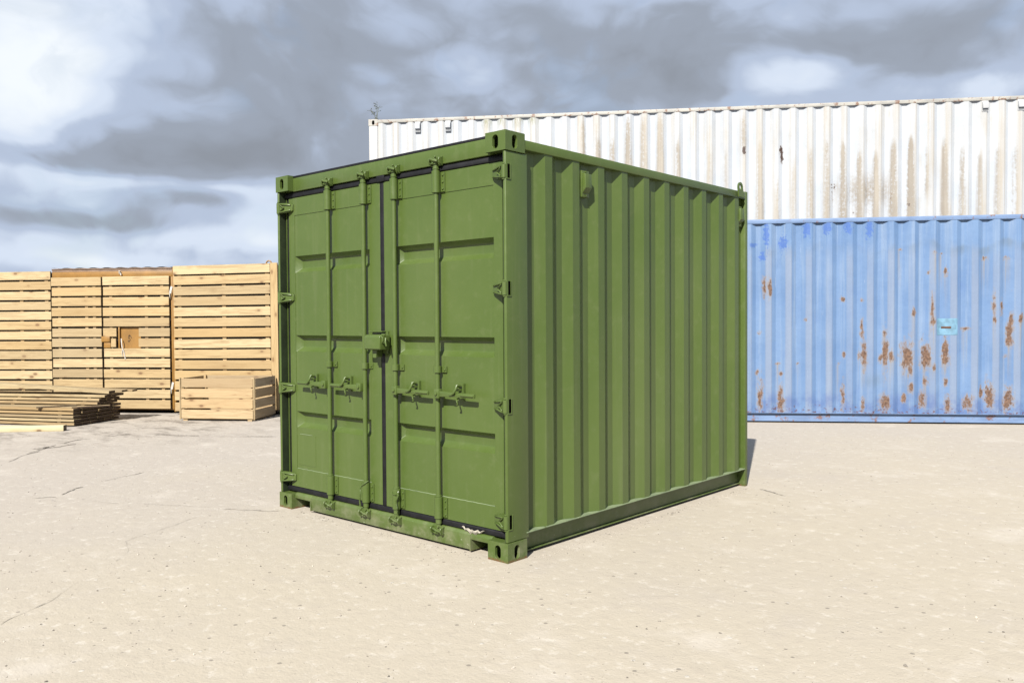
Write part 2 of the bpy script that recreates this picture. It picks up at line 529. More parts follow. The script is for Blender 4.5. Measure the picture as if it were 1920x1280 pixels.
def mat_ground():
    m, t, b = new_mat('dusty_concrete')
    co = t.node('ShaderNodeNewGeometry').outputs['Position']
    co = t.vmath('MULTIPLY', co, (1, 1, 0))
    x, y = t.sep(co)[0:2]
    big = t.noise(co, 0.28, 5, 0.6)
    mid = t.noise(t.vmath('ADD', co, (3.1, 7.7, 0)), 1.6, 4, 0.60)
    fine = t.noise(co, 12.0, 5, 0.70)
    grit = t.noise(co, 70.0, 4, 0.65)
    # bare grey concrete on one side, sandy dust blown over the other
    blend = t.math('ADD', t.math('MULTIPLY', t.math('SUBTRACT', t.math('ADD', x, t.math('MULTIPLY', y, -0.35)), -2.2), 0.16), t.math('MULTIPLY', t.math('SUBTRACT', big, 0.5), 2.2))
    c = t.mix(t.ss(blend, -0.6, 0.7), (0.476, 0.428, 0.371, 1), (0.516, 0.458, 0.368, 1))
    c = t.mix(t.math('MULTIPLY', t.ss(mid, 0.52, 0.76), 0.45), c, (0.47, 0.42, 0.365, 1))
    c = t.mix(t.math('MULTIPLY', t.ss(mid, 0.46, 0.25), 0.50), c, (0.64, 0.585, 0.515, 1))
    c = t.mix(t.math('MULTIPLY', t.ss(fine, 0.54, 0.72), 0.38), c, (0.42, 0.365, 0.305, 1))
    c = t.mix(t.math('MULTIPLY', t.ss(fine, 0.46, 0.30), 0.55), c, (0.70, 0.65, 0.575, 1))
    fl = t.noise(t.vmath('ADD', co, (11.3, 2.9, 0)), 5.0, 4, 0.75)
    c = t.mix(t.math('MULTIPLY', t.ss(fl, 0.64, 0.74), 0.32), c, (0.36, 0.315, 0.265, 1))
    c = t.mix(t.math('MULTIPLY', t.ss(grit, 0.60, 0.72), 0.45), c, (0.21, 0.185, 0.155, 1))
    c = t.mix(t.math('MULTIPLY', t.ss(grit, 0.38, 0.28), 0.40), c, (0.62, 0.59, 0.54, 1))
    # worn, darker ground with mud smears in front of the timber stack
    d1 = t.vmath('DISTANCE', t.vmath('MULTIPLY', co, (1, 1, 0)), (-9.0, 1.6, 0.0))
    sm = t.math('MULTIPLY', t.ss(d1, 3.4, 0.8), t.ss(t.noise(t.mapping(co, (1.6, 3.6, 1), rot=(0, 0, R(-35))), 1.0, 6, 0.7), 0.46, 0.66))
    c = t.mix(t.math('MULTIPLY', sm, 0.75), c, (0.17, 0.145, 0.12, 1))
    # pits and pebbles set in the surface
    pv = t.voro(co, 16.0, 'F1', 'Distance')
    pc = t.voro(co, 16.0, 'F1', 'Color')
    pm = t.math('MULTIPLY', t.ss(pv, 0.20, 0.12), t.math('GREATER_THAN', t.sep(pc)[0], 0.80))
    c = t.mix(t.math('MULTIPLY', pm, 0.65), c, t.mix(t.math('GREATER_THAN', t.sep(pc)[1], 0.6), (0.20, 0.175, 0.15, 1), (0.62, 0.59, 0.54, 1)))
    t.put(b.inputs['Base Color'], t.vmath('SCALE', c, scale=ALB))
    b.inputs['Roughness'].default_value = 0.92
    b.inputs['Specular IOR Level'].default_value = 0.2
    h = t.math('ADD', t.math('MULTIPLY', fine, 1.0), t.math('MULTIPLY', grit, 0.35))
    h = t.math('ADD', h, t.math('MULTIPLY', mid, 1.6))
    h = t.math('ADD', h, t.math('MULTIPLY', pm, 0.25))
    t.put(b.inputs['Normal'], t.bump(h, 0.6, 0.010))
    return m


GREEN = mat_green()
GREEN_WORN_LIT = mat_trim('worn_and_lit_green', (0.25, 0.31, 0.17), -0.02, (0.10, 0.145, 0.04))
GREEN_DK = mat_plain('dark_channel_green', (0.020, 0.032, 0.012), 0.5, 0.3)
RUBBER = mat_plain('black_rubber', (0.009, 0.009, 0.011), 0.55, 0.4, 12, 0.002)
RUBBER.node_tree.nodes['Principled BSDF'].inputs['Specular IOR Level'].default_value = 0.25
BLACK = mat_plain('dark_opening', (0.004, 0.004, 0.003), 1.0, 0.2)
BLACK.node_tree.nodes['Principled BSDF'].inputs['Specular IOR Level'].default_value = 0.0
STEEL = mat_plain('grey_wire', (0.36, 0.37, 0.30), 0.45, 0.3, 40)
FLAKE = mat_plain('torn_rubber_flake', (0.38, 0.35, 0.28), 0.8, 0.45, 50, 0.003)
BLUE = mat_blue()
BLUE_TRIM = mat_trim('blue_rail_paint', (0.185, 0.285, 0.485), 0.05)
WHITE = mat_white()
WHITE_TRIM = mat_trim('white_rail_paint', (0.48, 0.46, 0.41), 0.09)
GREY_BOX = mat_trim('grey_container_paint', (0.22, 0.23, 0.24), 0.02)
TEAL = mat_plain('teal_patch_paint', (0.155, 0.310, 0.440), 0.55, 0.22, 14)
RUST = mat_plain('rust', (0.16, 0.075, 0.04), 0.9, 0.5, 30, 0.004)
PINE = mat_wood('pale_pine', (0.51, 0.368, 0.182), (0.31, 0.200, 0.085), (0.60, 0.470, 0.268), 0.46)
PINE_OLD = mat_wood('crate_pine', (0.50, 0.355, 0.185), (0.32, 0.20, 0.09), (0.56, 0.43, 0.25), 0.42)
TIMBER = mat_wood('stacked_timber', (0.41, 0.295, 0.150), (0.20, 0.125, 0.055), (0.49, 0.39, 0.22), 0.40, (0.055, 0.028, 0.014))
FRESH = mat_wood('fresh_timber', (0.66, 0.58, 0.36), (0.55, 0.43, 0.22), (0.70, 0.62, 0.40), 0.15, (0.10, 0.085, 0.05))
TAN = mat_plain('tan_steel_paint', (0.31, 0.158, 0.032), 0.5, 0.15, 5, 0.001)
ROOF_BR = mat_plain('faded_roof_paint', (0.30, 0.20, 0.14), 0.6, 0.25, 6)
BROWN = mat_plain('brown_steel_paint', (0.040, 0.022, 0.012), 0.6, 0.3, 5)
INK = mat_plain('marker_ink', (0.03, 0.02, 0.015), 0.7, 0.1)
HINGE_W = mat_plain('whitewashed_steel', (0.62, 0.58, 0.52), 0.6, 0.2, 20)
GROUND = mat_ground()

# ------------------------------------------------------------------ ground
GX0, GX1, GY0, GY1 = -400, 400, -400, 400
g = MB()
g.quad((GX0, GY0, 0), (GX1, GY0, 0), (GX1, GY1, 0), (GX0, GY1, 0))
ground = build(g, 'ground', GROUND)
ground['kind'] = 'structure'
ground['label'] = 'dusty pale concrete yard with cracks and grit'

# open joints and long cracks in the concrete (ragged narrow strips with their own depth of dirt)
CRACK = mat_plain('crack_dirt', (0.345, 0.305, 0.258), 0.95, 0.5, 40)


def crack(pts, wmin, wmax, name='crack'):
    P = [Vector((a, b_, 0)) for a, b_ in pts]
    fine = []
    for a, b_ in zip(P[:-1], P[1:]):
        n = max(2, int((b_ - a).length / 0.045))
        for i in range(n):
            fine.append(a.lerp(b_, i / n))
    fine.append(P[-1])
    L_, R_ = [], []
    for i, q in enumerate(fine):
        tdir = (fine[min(i + 1, len(fine) - 1)] - fine[max(i - 1, 0)]).normalized()
        s = Vector((-tdir.y, tdir.x, 0))
        q = q + s * (0.05 * mnoise.noise(q * 2.1) + 0.022 * mnoise.noise(q * 9.0))
        wd_ = wmin + (wmax - wmin) * max(0.0, 0.35 + 1.1 * mnoise.noise(q * 3.3 + Vector((5, 1, 0)))) * random.uniform(0.15, 1.5)
        if i in (0, len(fine) - 1):
            wd_ = 0.001
        L_.append(q + s * wd_ * random.uniform(0.3, 0.7) + Vector((0, 0, 0.004)))
        R_.append(q - s * wd_ * random.uniform(0.3, 0.7) + Vector((0, 0, 0.004)))
    V = L_ + R_
    n = len(L_)
    F = [(i, i + 1, n + i + 1, n + i) for i in range(n - 1) if mnoise.noise(fine[i] * 2.7 + Vector((9, 4, 2))) > -0.12]
    me = bpy.data.meshes.new(name)
    me.from_pydata([tuple(v) for v in V], [], F)
    return link(name, me, CRACK, ground)


for pts, a, b_ in (
        ([(-6.52, -0.67), (-7.13, -0.18), (-7.72, 0.46), (-7.81, 1.23), (-7.16, 1.49), (-6.57, 1.84), (-6.03, 2.28)], 0.008, 0.07),
        ([(-4.3, -1.18), (-4.19, -1.03), (-4.43, -0.79), (-4.53, -0.57), (-4.68, -0.31), (-4.79, -0.01)], 0.006, 0.035),
        ([(-1.17, -2.36), (-1.31, -2.18), (-1.47, -1.99), (-1.6, -1.83), (-1.66, -1.66), (-1.97, -1.43), (-2.29, -1.28), (-2.38, -1.04), (-2.55, -0.71), (-2.65, -0.45)], 0.001, 0.007),
        ([(-2.84, -0.37), (-2.57, -0.27), (-2.28, -0.1)], 0.003, 0.012),
        ([(-4.19, -1.03), (-3.41, -0.73), (-2.84, -0.37)], 0.002, 0.009),
        ([(0.02, 3.13), (0.21, 3.08), (0.46, 2.94)], 0.006, 0.03),
        ([(-7.31, -0.17), (-7.25, 0.1), (-7.38, 0.33)], 0.02, 0.14)):
    crack(pts, a, b_)


# ------------------------------------------------------------------ shared container pieces
def hole_face(bm, O, U, V, w_, h_, cu, cv, a, b, N, depth):
    """rectangle O + [0,w]U + [0,h]V with an upright oval hole, and the wall of the hole going in along N"""
    ca4 = [math.atan2(y - cv, x - cu) % (2 * math.pi) for x, y in ((w_, h_), (0, h_), (0, 0), (w_, 0))]
    corners = [bm.verts.new(O + U * x + V * y) for x, y in ((w_, h_), (0, h_), (0, 0), (w_, 0))]
    angs = sorted(set([round(2 * math.pi * k / 28 + 0.02, 5) for k in range(28)] + [round(q, 5) for q in ca4]))
    inn, deep = [], []
    for q in angs:
        c, s = math.cos(q), math.sin(q)
        lo, hi = 0.0, 1.0
        for _ in range(30):                       # ray to the stadium outline
            r = (lo + hi) / 2
            x, y = abs(r * c), abs(r * s)
            d_ = math.hypot(x, max(0.0, y - (b - a)))
            lo, hi = (r, hi) if d_ < a else (lo, r)
        inn.append(bm.verts.new(O + U * (cu + lo * c) + V * (cv + lo * s)))
        deep.append(bm.verts.new(O + U * (cu + lo * c) + V * (cv + lo * s) + N * depth))
    n = len(angs)
    for i in range(n):
        j = (i + 1) % n
        bm.faces.new((inn[i], inn[j], deep[j], deep[i]))
    idx = [angs.index(round(q, 5)) for q in ca4]
    for k in range(4):
        i0, i1 = idx[k], idx[(k + 1) % 4]
        arc = [inn[(i0 + m) % n] for m in range((i1 - i0) % n + 1)]
        bm.faces.new([corners[k]] + arc + [corners[(k + 1) % 4]])


def casting_mesh(name, lx, ly, lz, side, bevel=0.006, top=False):
    """corner casting, box from 0..lx, 0..ly, 0..lz; holes in the front (y=0) and in the x=lx (side>0) or x=0 face"""
    bm = bmesh.new()
    X, Y, Z = Vector((1, 0, 0)), Vector((0, 1, 0)), Vector((0, 0, 1))
    O = Vector((0, 0, 0))
    hole_face(bm, O, X, Z, lx, lz, lx * 0.5, lz * 0.48, 0.024, 0.042, Y, 0.02)
    if side > 0:
        hole_face(bm, O + X * lx, Y, Z, ly, lz, ly * 0.47, lz * 0.48, 0.024, 0.042, -X, 0.02)
        bm.faces.new([bm.verts.new(q) for q in ((0, 0, 0), (0, 0, lz), (0, ly, lz), (0, ly, 0))])
    else:
        hole_face(bm, O, Y, Z, ly, lz, ly * 0.47, lz * 0.48, 0.024, 0.042, X, 0.02)
        bm.faces.new([bm.verts.new(q) for q in ((lx, 0, 0), (lx, ly, 0), (lx, ly, lz), (lx, 0, lz))])
    for q in (((0, 0, 0), (0, ly, 0), (lx, ly, 0), (lx, 0, 0)), ((0, 0, lz), (lx, 0, lz), (lx, ly, lz), (0, ly, lz)), ((0, ly, 0), (0, ly, lz), (lx, ly, lz), (lx, ly, 0))):
        bm.faces.new([bm.verts.new(r) for r in q])
    bmesh.ops.remove_doubles(bm, verts=bm.verts, dist=2e-5)
    bmesh.ops.recalc_face_normals(bm, faces=bm.faces)
    me = bpy.data.meshes.new(name)
    bm.to_mesh(me)
    bm.free()
    me.shade_smooth()
    me.set_sharp_from_angle(angle=R(35))
    return me


def corr_profile(L, pitch, phase, depth, sub=1):
    """(s, y) points of a trapezoidal sheet: y=0 outer flat, y=depth inner flat"""
    q = pitch / 4
    k0 = int(math.floor(-phase / q)) - 1
    pts = []
    k = k0
    while True:
        s = phase + k * q
        if s > L + q:
            break
        pts.append((s, 0.0 if k % 4 in (0, 1) else depth))
        k += 1
    S = [a for a, _ in pts]
    Yv = [b for _, b in pts]
    ss_ = sorted(set([0.0, L] + [round(a + (b - a) * j / sub, 5) for a, b in zip(S[:-1], S[1:]) for j in range(sub) if 0 < a + (b - a) * j / sub < L]))
    return np.array(ss_), np.interp(ss_, S, Yv)


def corr_panel(name, L, z0, z1, pitch, phase, depth, sub=1, dz=None, fn=None):
    s, y = corr_profile(L, pitch, phase, depth, sub)
    zz = np.linspace(z0, z1, max(2, int((z1 - z0) / dz) + 1) if dz else 2)
    SS, ZZ = np.meshgrid(s, zz)
    YY = np.tile(y, (len(zz), 1))
    # small dents so that the sheet is not dead flat
    V = np.stack([SS, YY, ZZ], -1).reshape(-1, 3)
    n = len(s)
    i, j = np.meshgrid(np.arange(n - 1), np.arange(len(zz) - 1))
    a = (j * n + i).ravel()
    F = np.stack([a, a + 1, a + n + 1, a + n], 1)
    at = fn(V[:, 0], V[:, 2], V[:, 1]) if fn else None
    return np_mesh(name, V, F, at, 20)


# ------------------------------------------------------------------ the green container
GL = 3.141          # length
GW = 2.438
ZR = 2.556          # top of the rails
gc = thing('green_container', 'freshly painted olive green ten foot shipping container standing alone mid yard', 'container')
CX = -GW / 2        # middle of the door end

# floor tray and unseen inner skin keep the inside dark
b = MB()
b.box(-GW + 0.10, -0.10, 0.16, GL - 0.06, 0.13, 0.16)
build(b, 'floor', BROWN, gc)

for side in (1, -1):
    for z0 in (0.0, 2.473):
        me = casting_mesh('corner_casting', 0.165, 0.178, 0.118, side)
        c = link('corner_casting', me, GREEN, gc, (-0.165 if side > 0 else -GW, 0.0, z0))
        md = c.modifiers.new('bevel', 'BEVEL')
        md.width = 0.008
        md.segments = 3
        md.limit_method = 'ANGLE'
        md.angle_limit = R(50)


def mx(x, side):
    """x measured inwards from the outer side face"""
    return -x if side > 0 else -GW + x


def sbox(mb, side, a0, a1, y0, y1, z0, z1):
    xa, xb = sorted((mx(a0, side), mx(a1, side)))
    mb.box(xa, xb, y0, y1, z0, z1)


for side in (1, -1):
    b = MB()
    sbox(b, side, 0.006, 0.030, 0.006, 0.207, 0.118, 2.473)
    build(b, 'corner_post', GREEN, gc, 0.009, 3)
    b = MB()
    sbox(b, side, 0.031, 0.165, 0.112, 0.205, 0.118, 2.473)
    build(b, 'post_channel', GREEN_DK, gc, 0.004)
    b = MB()                                         # added dark green plate over the inner face of the J-bar
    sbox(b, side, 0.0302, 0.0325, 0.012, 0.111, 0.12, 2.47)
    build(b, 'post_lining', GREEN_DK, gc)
    b = MB()                                         # thin J-bar rib beside the seal
    sbox(b, side, 0.046, 0.051, 0.062, 0.112, 0.15, 2.45)
    build(b, 'post_rib', GREEN, gc)
    # rear post: plain folded corner, no casting
    b = MB()
    sbox(b, side, 0.004, 0.110, GL - 0.045, GL, 0.0, ZR + 0.008)
    build(b, 'rear_post', GREEN, gc, 0.004)
    # rails
    b = MB()
    sbox(b, side, 0.003, 0.063, 0.1795, GL - 0.046, 2.497, ZR)
    build(b, 'top_side_rail', GREEN, gc, 0.005)
    b = MB()
    sbox(b, side, 0.074, 0.082, 0.1795, GL - 0.046, 0.028, 0.1495)
    sbox(b, side, 0.052, 0.0738, 0.1795, GL - 0.046, 0.020, 0.0275)
    rail = build(b, 'bottom_side_rail', GREEN, gc, 0.0015, 1)
    b = MB()
    sbox(b, side, 0.002, 0.082, 0.1795, GL - 0.046, 0.150, 0.157)
    build(b, 'rail_lip', GREEN_WORN_LIT, rail, 0.0015, 1)
    # corrugated side: pitch 281 mm
    me = corr_panel('side_panel', GL - 0.046 - 0.2075, 0.1575, 2.4968, 0.2815, 0.311 + 0.0703 - 0.2075, 0.037, 1, 0.12)
    o = link('side_panel', me, GREEN, gc)
    if side > 0:
        o.matrix_local = Matrix(((0, -1, 0, -0.010), (1, 0, 0, 0.2075), (0, 0, 1, 0), (0, 0, 0, 1)))
    else:
        o.matrix_local = Matrix(((0, 1, 0, -GW + 0.010), (1, 0, 0, 0.2075), (0, 0, 1, 0), (0, 0, 0, 1)))

# rear wall, roof
me = corr_panel('rear_panel', GW - 0.22, 0.02, 2.50, 0.25, 0.05, 0.04)
o = link('rear_panel', me, GREEN, gc, (-0.11, GL - 0.006, 0), (0, 0, math.pi))
b = MB()
b.box(-GW + 0.11, -0.11, GL - 0.06, GL - 0.001, 2.50, ZR)
build(b, 'rear_header', GREEN, gc, 0.004)
me = corr_panel('roof_panel', GL - 0.10, 0.064, GW - 0.064, 0.21, 0.06, 0.018)
o = link('roof_panel', me, GREEN, gc)
o.matrix_local = Matrix(((0, 0, -1, 0), (1, 0, 0, 0.075), (0, -1, 0, ZR - 0.003), (0, 0, 0, 1)))

# header over the doors, dark strip along its top edge
b = MB()
b.box(-GW + 0.166, -0.166, 0.046, 0.120, 2.468, 2.572)
build(b, 'door_header', GREEN, gc, 0.005)
b = MB()
b.box(-GW + 0.166, -0.166, 0.048, 0.118, 2.5725, 2.589)
build(b, 'roof_edge_strip', RUBBER, gc, 0.003)
# soffit pieces beside the header, under the castings
# sill with fork pockets
b = MB()
b.prism([(0.032, 0.018), (0.032, 0.112), (0.046, 0.128), (0.150, 0.128), (0.150, 0.018)], 0, -2.058, -0.350)
for x0, x1 in ((-2.272, -2.0585), (-0.3495, -0.166)):
    b.prism([(0.032, 0.084), (0.032, 0.112), (0.046, 0.128), (0.150, 0.128), (0.150, 0.084)], 0, x0, x1)
build(b, 'door_sill', GREEN, gc, 0.003)
for x0, x1 in ((-2.066, -2.0585), (-0.3495, -0.342)):
    b = MB()
    b.box(x0, x1, 0.026, 0.30, 0.012, 0.0835)
    build(b, 'pocket_cheek', GREEN, gc, 0.001, 1)
for x0, x1 in ((-2.272, -2.0665), (-0.3415, -0.166)):
    b = MB()
    b.box(x0, x1, 0.30, 0.31, 0.012, 0.129)
    build(b, 'pocket_back', BLACK, gc)

# seals
SEAL_Z0, SEAL_Z1 = 0.129, 2.467
b = MB()
b.prism([(0.052, 2.428), (0.052, 2.448), (0.066, 2.467), (0.10, 2.467), (0.10, 2.424), (0.060, 2.424)], 0, -GW + 0.040, -0.040)
b.box(-1.262, -1.178, 0.048, 0.060, 2.426, 2.474)
build(b, 'door_seal', RUBBER, gc, 0.003)
b = MB()
b.prism([(0.052, 0.134), (0.052, 0.162), (0.060, 0.168), (0.10, 0.168), (0.10, 0.129), (0.060, 0.129)], 0, -GW + 0.040, -0.040)
build(b, 'door_seal', RUBBER, gc, 0.003)
b = MB()
b.box(CX - 0.021, CX + 0.021, 0.060, 0.10, 0.1685, 2.4235)
build(b, 'door_seal', RUBBER, gc, 0.006)
for side in (1, -1):
    b = MB()
    sbox(b, side, 0.052, 0.083, 0.066, 0.100, 0.1685, 2.4235)
    build(b, 'door_seal', RUBBER, gc, 0.006)

# doors
YF = 0.0600          # door frame face
YP = 0.0645          # panel face
GD = 0.044
GROOVES = [(1.976, 1.940, 1.876, 1.836), (1.362, 1.330, 1.264, 1.224), (0.769, 0.738, 0.672, 0.632)]
doors = []
for side in (-1, 1):
    if side < 0:
        x0, x1, p0, p1 = -GW + 0.0835, CX - 0.0215, -2.282, -1.358
    else:
        x0, x1, p0, p1 = CX + 0.0215, -0.0835, -1.080, -0.156
    b = MB()
    b.box(x0, p0, YF, 0.104, 0.169, 2.423)
    b.box(p1, x1, YF, 0.104, 0.169, 2.423)
    b.box(p0 + 0.0002, p1 - 0.0002, YF + 0.0003, 0.104, 2.285, 2.423)
    b.box(p0 + 0.0002, p1 - 0.0002, YF + 0.0003, 0.104, 0.169, 0.312)
    door = build(b, 'door', GREEN, gc, 0.002, 1)
    doors.append(door)
    b = MB()
    zs = [2.285] + [q for gset in GROOVES for q in gset] + [0.312]
    # flat fields between the grooves
    fields = [(2.285, 1.976), (1.836, 1.362), (1.224, 0.769), (0.632, 0.312)]
    for za, zb in fields:
        b.quad((p0, YP, zb), (p1, YP, zb), (p1, YP, za), (p0, YP, za))
    for za, zb, zc, zd in GROOVES:
        i0, i1 = p0 + 0.042, p1 - 0.042
        b.quad((p0, YP, za), (p1, YP, za), (i1, YP + GD, zb), (i0, YP + GD, zb))
        b.quad((i0, YP + GD, zb), (i1, YP + GD, zb), (i1, YP + GD, zc), (i0, YP + GD, zc))
        b.quad((i0, YP + GD, zc), (i1, YP + GD, zc), (p1, YP, zd), (p0, YP, zd))
        b.quad((p0, YP, za), (i0, YP + GD, zb), (i0, YP + GD, zc), (p0, YP, zd))
        b.quad((p1, YP, za), (p1, YP, zd), (i1, YP + GD, zc), (i1, YP + GD, zb))
    bmesh.ops.remove_doubles(b.bm, verts=b.bm.verts, dist=1e-5)
    es = [e for e in b.bm.edges if len(e.link_faces) == 2 and e.calc_face_angle(0) > R(15)]
    bmesh.ops.bevel(b.bm, geom=es, offset=0.006, segments=2, profile=0.5, affect='EDGES', clamp_overlap=True)
    build(b, 'door_panel', GREEN, door, 0, smooth=50)
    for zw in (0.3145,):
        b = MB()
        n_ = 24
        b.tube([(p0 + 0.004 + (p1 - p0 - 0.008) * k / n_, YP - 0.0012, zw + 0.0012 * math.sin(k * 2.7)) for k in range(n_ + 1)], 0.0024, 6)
        build(b, 'lit_weld_seam', GREEN_WORN_LIT, door)  # pale bead painting in the lit top edge of the bottom frame
    # hinges
    HX = mx(0.022, side)
    for zc in (2.348, 1.650, 0.943, 0.242):
        b = MB()
        b.rod(HX, 0.010, zc - 0.040, zc + 0.040, 0.0165, 14)
        b.rod(HX, 0.010, zc - 0.050, zc - 0.042, 0.012, 12)
        b.rod(HX, 0.010, zc + 0.042, zc + 0.052, 0.012, 12)
        inx = 1 if side < 0 else -1
        xa, xb = HX, HX + inx * 0.132
        # tapering strap from the pin back to the door face
        q = [(HX + inx * 0.008, zc - 0.040), (HX + inx * 0.08, zc - 0.037), (xb, zc - 0.024), (xb, zc + 0.024), (HX + inx * 0.08, zc + 0.037), (HX + inx * 0.008, zc + 0.040)]
        fr = [b.bm.verts.new((x_, 0.002 + 0.046 * abs(x_ - HX) / 0.132, z_)) for x_, z_ in q]
        bk = [b.bm.verts.new((x_, 0.030 + 0.0295 * abs(x_ - HX) / 0.132, z_)) for x_, z_ in q]
        b.bm.faces.new(fr)
        b.bm.faces.new(bk[::-1])
        for i in range(6):
            j = (i + 1) % 6
            b.bm.faces.new((fr[i], bk[i], bk[j], fr[j]))
        # cast ribs on the strap
        for sg in (-1, 1):
            b.tube([(HX + inx * 0.018, -0.001, zc + sg * 0.033), (HX + inx * 0.118, 0.040, zc + sg * 0.019)], 0.006, 6)
            b.tube([(HX + inx * 0.022, 0.002, zc + sg * 0.026), (HX + inx * 0.062, 0.014, zc)], 0.005, 6)
        build(b, 'hinge', GREEN, door, 0.002, 1)
        b = MB()                                      # black box on the post, painted as the shade of a hinge slot
        xs = sorted((mx(0.0045, side), mx(0.010, side)))
        b.box(xs[0], xs[1], 0.024, 0.044, zc - 0.040, zc + 0.044)
        build(b, 'hinge_slot_shade', BLACK, door)
        b = MB()
        xs = sorted((mx(0.0015, side), mx(0.010, side)))
        b.box(xs[0], xs[1], 0.0445, 0.050, zc - 0.048, zc + 0.048)
        b.box(xs[0], xs[1], 0.010, 0.0440, zc - 0.048, zc - 0.0405)
        build(b, 'hinge_lug', GREEN, door, 0.0015, 1)

# locking rods with brackets, cams, handles
YR = 0.030
for ri, xr in enumerate((CX - 0.585, CX - 0.166, CX + 0.166, CX + 0.585)):
    b = MB()
    b.rod(xr, YR, 0.100, 2.485, 0.0165, 20)
    rod = build(b, 'locking_rod', GREEN, gc)
    for zt, zb, top in ((2.424, 2.284, True), (0.315, 0.175, False)):
        b = MB()
        b.rod(xr, YR, zb, zt, 0.0285, 20)
        if top:
            b.rod(xr, YR, zt, zt + 0.030, 0.0205, 18)
            b.rod(xr, YR, zt + 0.010, zt + 0.016, 0.0235, 18)
        else:
            b.rod(xr, YR, zb - 0.034, zb, 0.0205, 18)
            b.rod(xr, YR, zt, zt + 0.012, 0.022, 18)
        b.box(xr - 0.048, xr + 0.056, 0.0505, 0.0595, zb + 0.006, zt - 0.006)
        b.box(xr - 0.022, xr + 0.022, 0.036, 0.0508, zb + 0.004, zt - 0.004)
        for zq in (zb + 0.026, (zb + zt) / 2, zt - 0.026):
            for xq in (xr - 0.038, xr + 0.043):
                b.tube([(xq, 0.0505, zq), (xq, 0.0440, zq)], 0.0075, 8)
        build(b, 'rod_bearing', GREEN, rod, 0.0015, 1)
        # cam and keeper
        zk = 2.487 if top else 0.098
        b = MB()
        yb = 0.046 if top else 0.032
        b.box(xr - 0.050, xr + 0.050, yb - 0.010, yb + 0.001, zk - 0.030, zk + 0.030)
        for sx in (-1, 1):
            b.prism([(yb - 0.009, zk - 0.028), (yb - 0.009, zk + 0.026), (yb - 0.034, zk + 0.022), (yb - 0.042, zk + 0.006), (yb - 0.032, zk - 0.016)], 0, xr + sx * 0.046 - 0.006, xr + sx * 0.046 + 0.006)
        build(b, 'cam_keeper', GREEN, rod, 0.002, 1)
        b = MB()
        b.rod(xr, YR - 0.004, zk - 0.022, zk + 0.020, 0.021, 14)
        b.tube([(xr - 0.034, YR - 0.022, zk + 0.010), (xr - 0.018, YR - 0.030, zk + 0.012), (xr + 0.010, YR - 0.032, zk + 0.002), (xr + 0.034, YR - 0.020, zk - 0.004)], 0.008, 10)
        b.tube([(xr - 0.030, YR - 0.016, zk - 0.016), (xr + 0.004, YR - 0.027, zk - 0.014)], 0.007, 8)
        b.tube([(xr + 0.012, YR - 0.016, zk + 0.018), (xr + 0.014, YR - 0.022, zk + 0.030)], 0.007, 8)
        build(b, 'cam', GREEN, rod, 0.0015, 1)
    # middle guide
    b = MB()
    b.rod(xr, YR, 1.123, 1.166, 0.0265, 18)
    b.box(xr - 0.050, xr + 0.058, 0.0525, 0.0640, 1.124, 1.165)
    b.box(xr - 0.020, xr + 0.020, 0.040, 0.0527, 1.124, 1.165)
    for xq in (xr - 0.041, xr + 0.046):
        b.tube([(xq, 0.053, 1.1445), (xq, 0.046, 1.1445)], 0.008, 8)
    build(b, 'rod_guide', GREEN, rod, 0.0015, 1)
    # handle, lying outwards from the rod, with its hub and catch
    s = -1 if ri < 2 else 1
    zh = 0.994
    if s > 0:
        zh -= 0.003
    b = MB()
    xa = xr + s * 0.004
    b.box(min(xa, xr + s * 0.050), max(xa, xr + s * 0.050), -0.010, 0.026, zh - 0.030, zh + 0.030)
    b.tube([(xr + s * 0.026, -0.020, zh), (xr + s * 0.026, -0.011, zh)], 0.012, 12)
    build(b, 'handle_hub', GREEN, rod, 0.006)
    b = MB()
    pts = [(0.050, 0.019), (0.150, 0.015), (0.215, 0.009), (0.235, 0.015), (0.365, 0.013)]
    out = [(xr + s * u, zh + h) for u, h in pts] + [(xr + s * u, zh - h) for u, h in pts[::-1]]
    b.prism([(x_, z_) for x_, z_ in out], 1, -0.006, 0.007)
    b.tube([(xr + s * 0.245, -0.006, zh), (xr + s * 0.36, -0.006, zh)], 0.0085, 8)
    build(b, 'handle', GREEN, rod, 0.003)
    xc = xr + s * 0.200
    b = MB()
    b.box(xc - 0.022, xc + 0.022, 0.044, 0.0640, zh - 0.040, zh + 0.070)
    b.box(xc - 0.010, xc + 0.010, 0.008, 0.0445, zh + 0.024, zh + 0.038)
    b.tube([(xc + 0.006, 0.030, zh + 0.056), (xc + 0.006, -0.002, zh + 0.060)], 0.012, 12)
    b.tube([(xc + 0.008, 0.000, zh + 0.062), (xc + 0.010, -0.012, zh + 0.038), (xc - 0.004, -0.018, zh + 0.012), (xc - 0.028, -0.016, zh - 0.002), (xc - 0.052, -0.013, zh - 0.004)], 0.009, 8, radii=[0.009, 0.009, 0.008, 0.006, 0.003])
    b.tube([(xc - 0.012, 0.036, zh - 0.024), (xc - 0.004, 0.006, zh - 0.028), (xc + 0.012, -0.004, zh - 0.042), (xc + 0.014, 0.002, zh - 0.060), (xc - 0.004, 0.010, zh - 0.066)], 0.0055, 8)
    build(b, 'handle_catch', GREEN, rod, 0.002, 1)
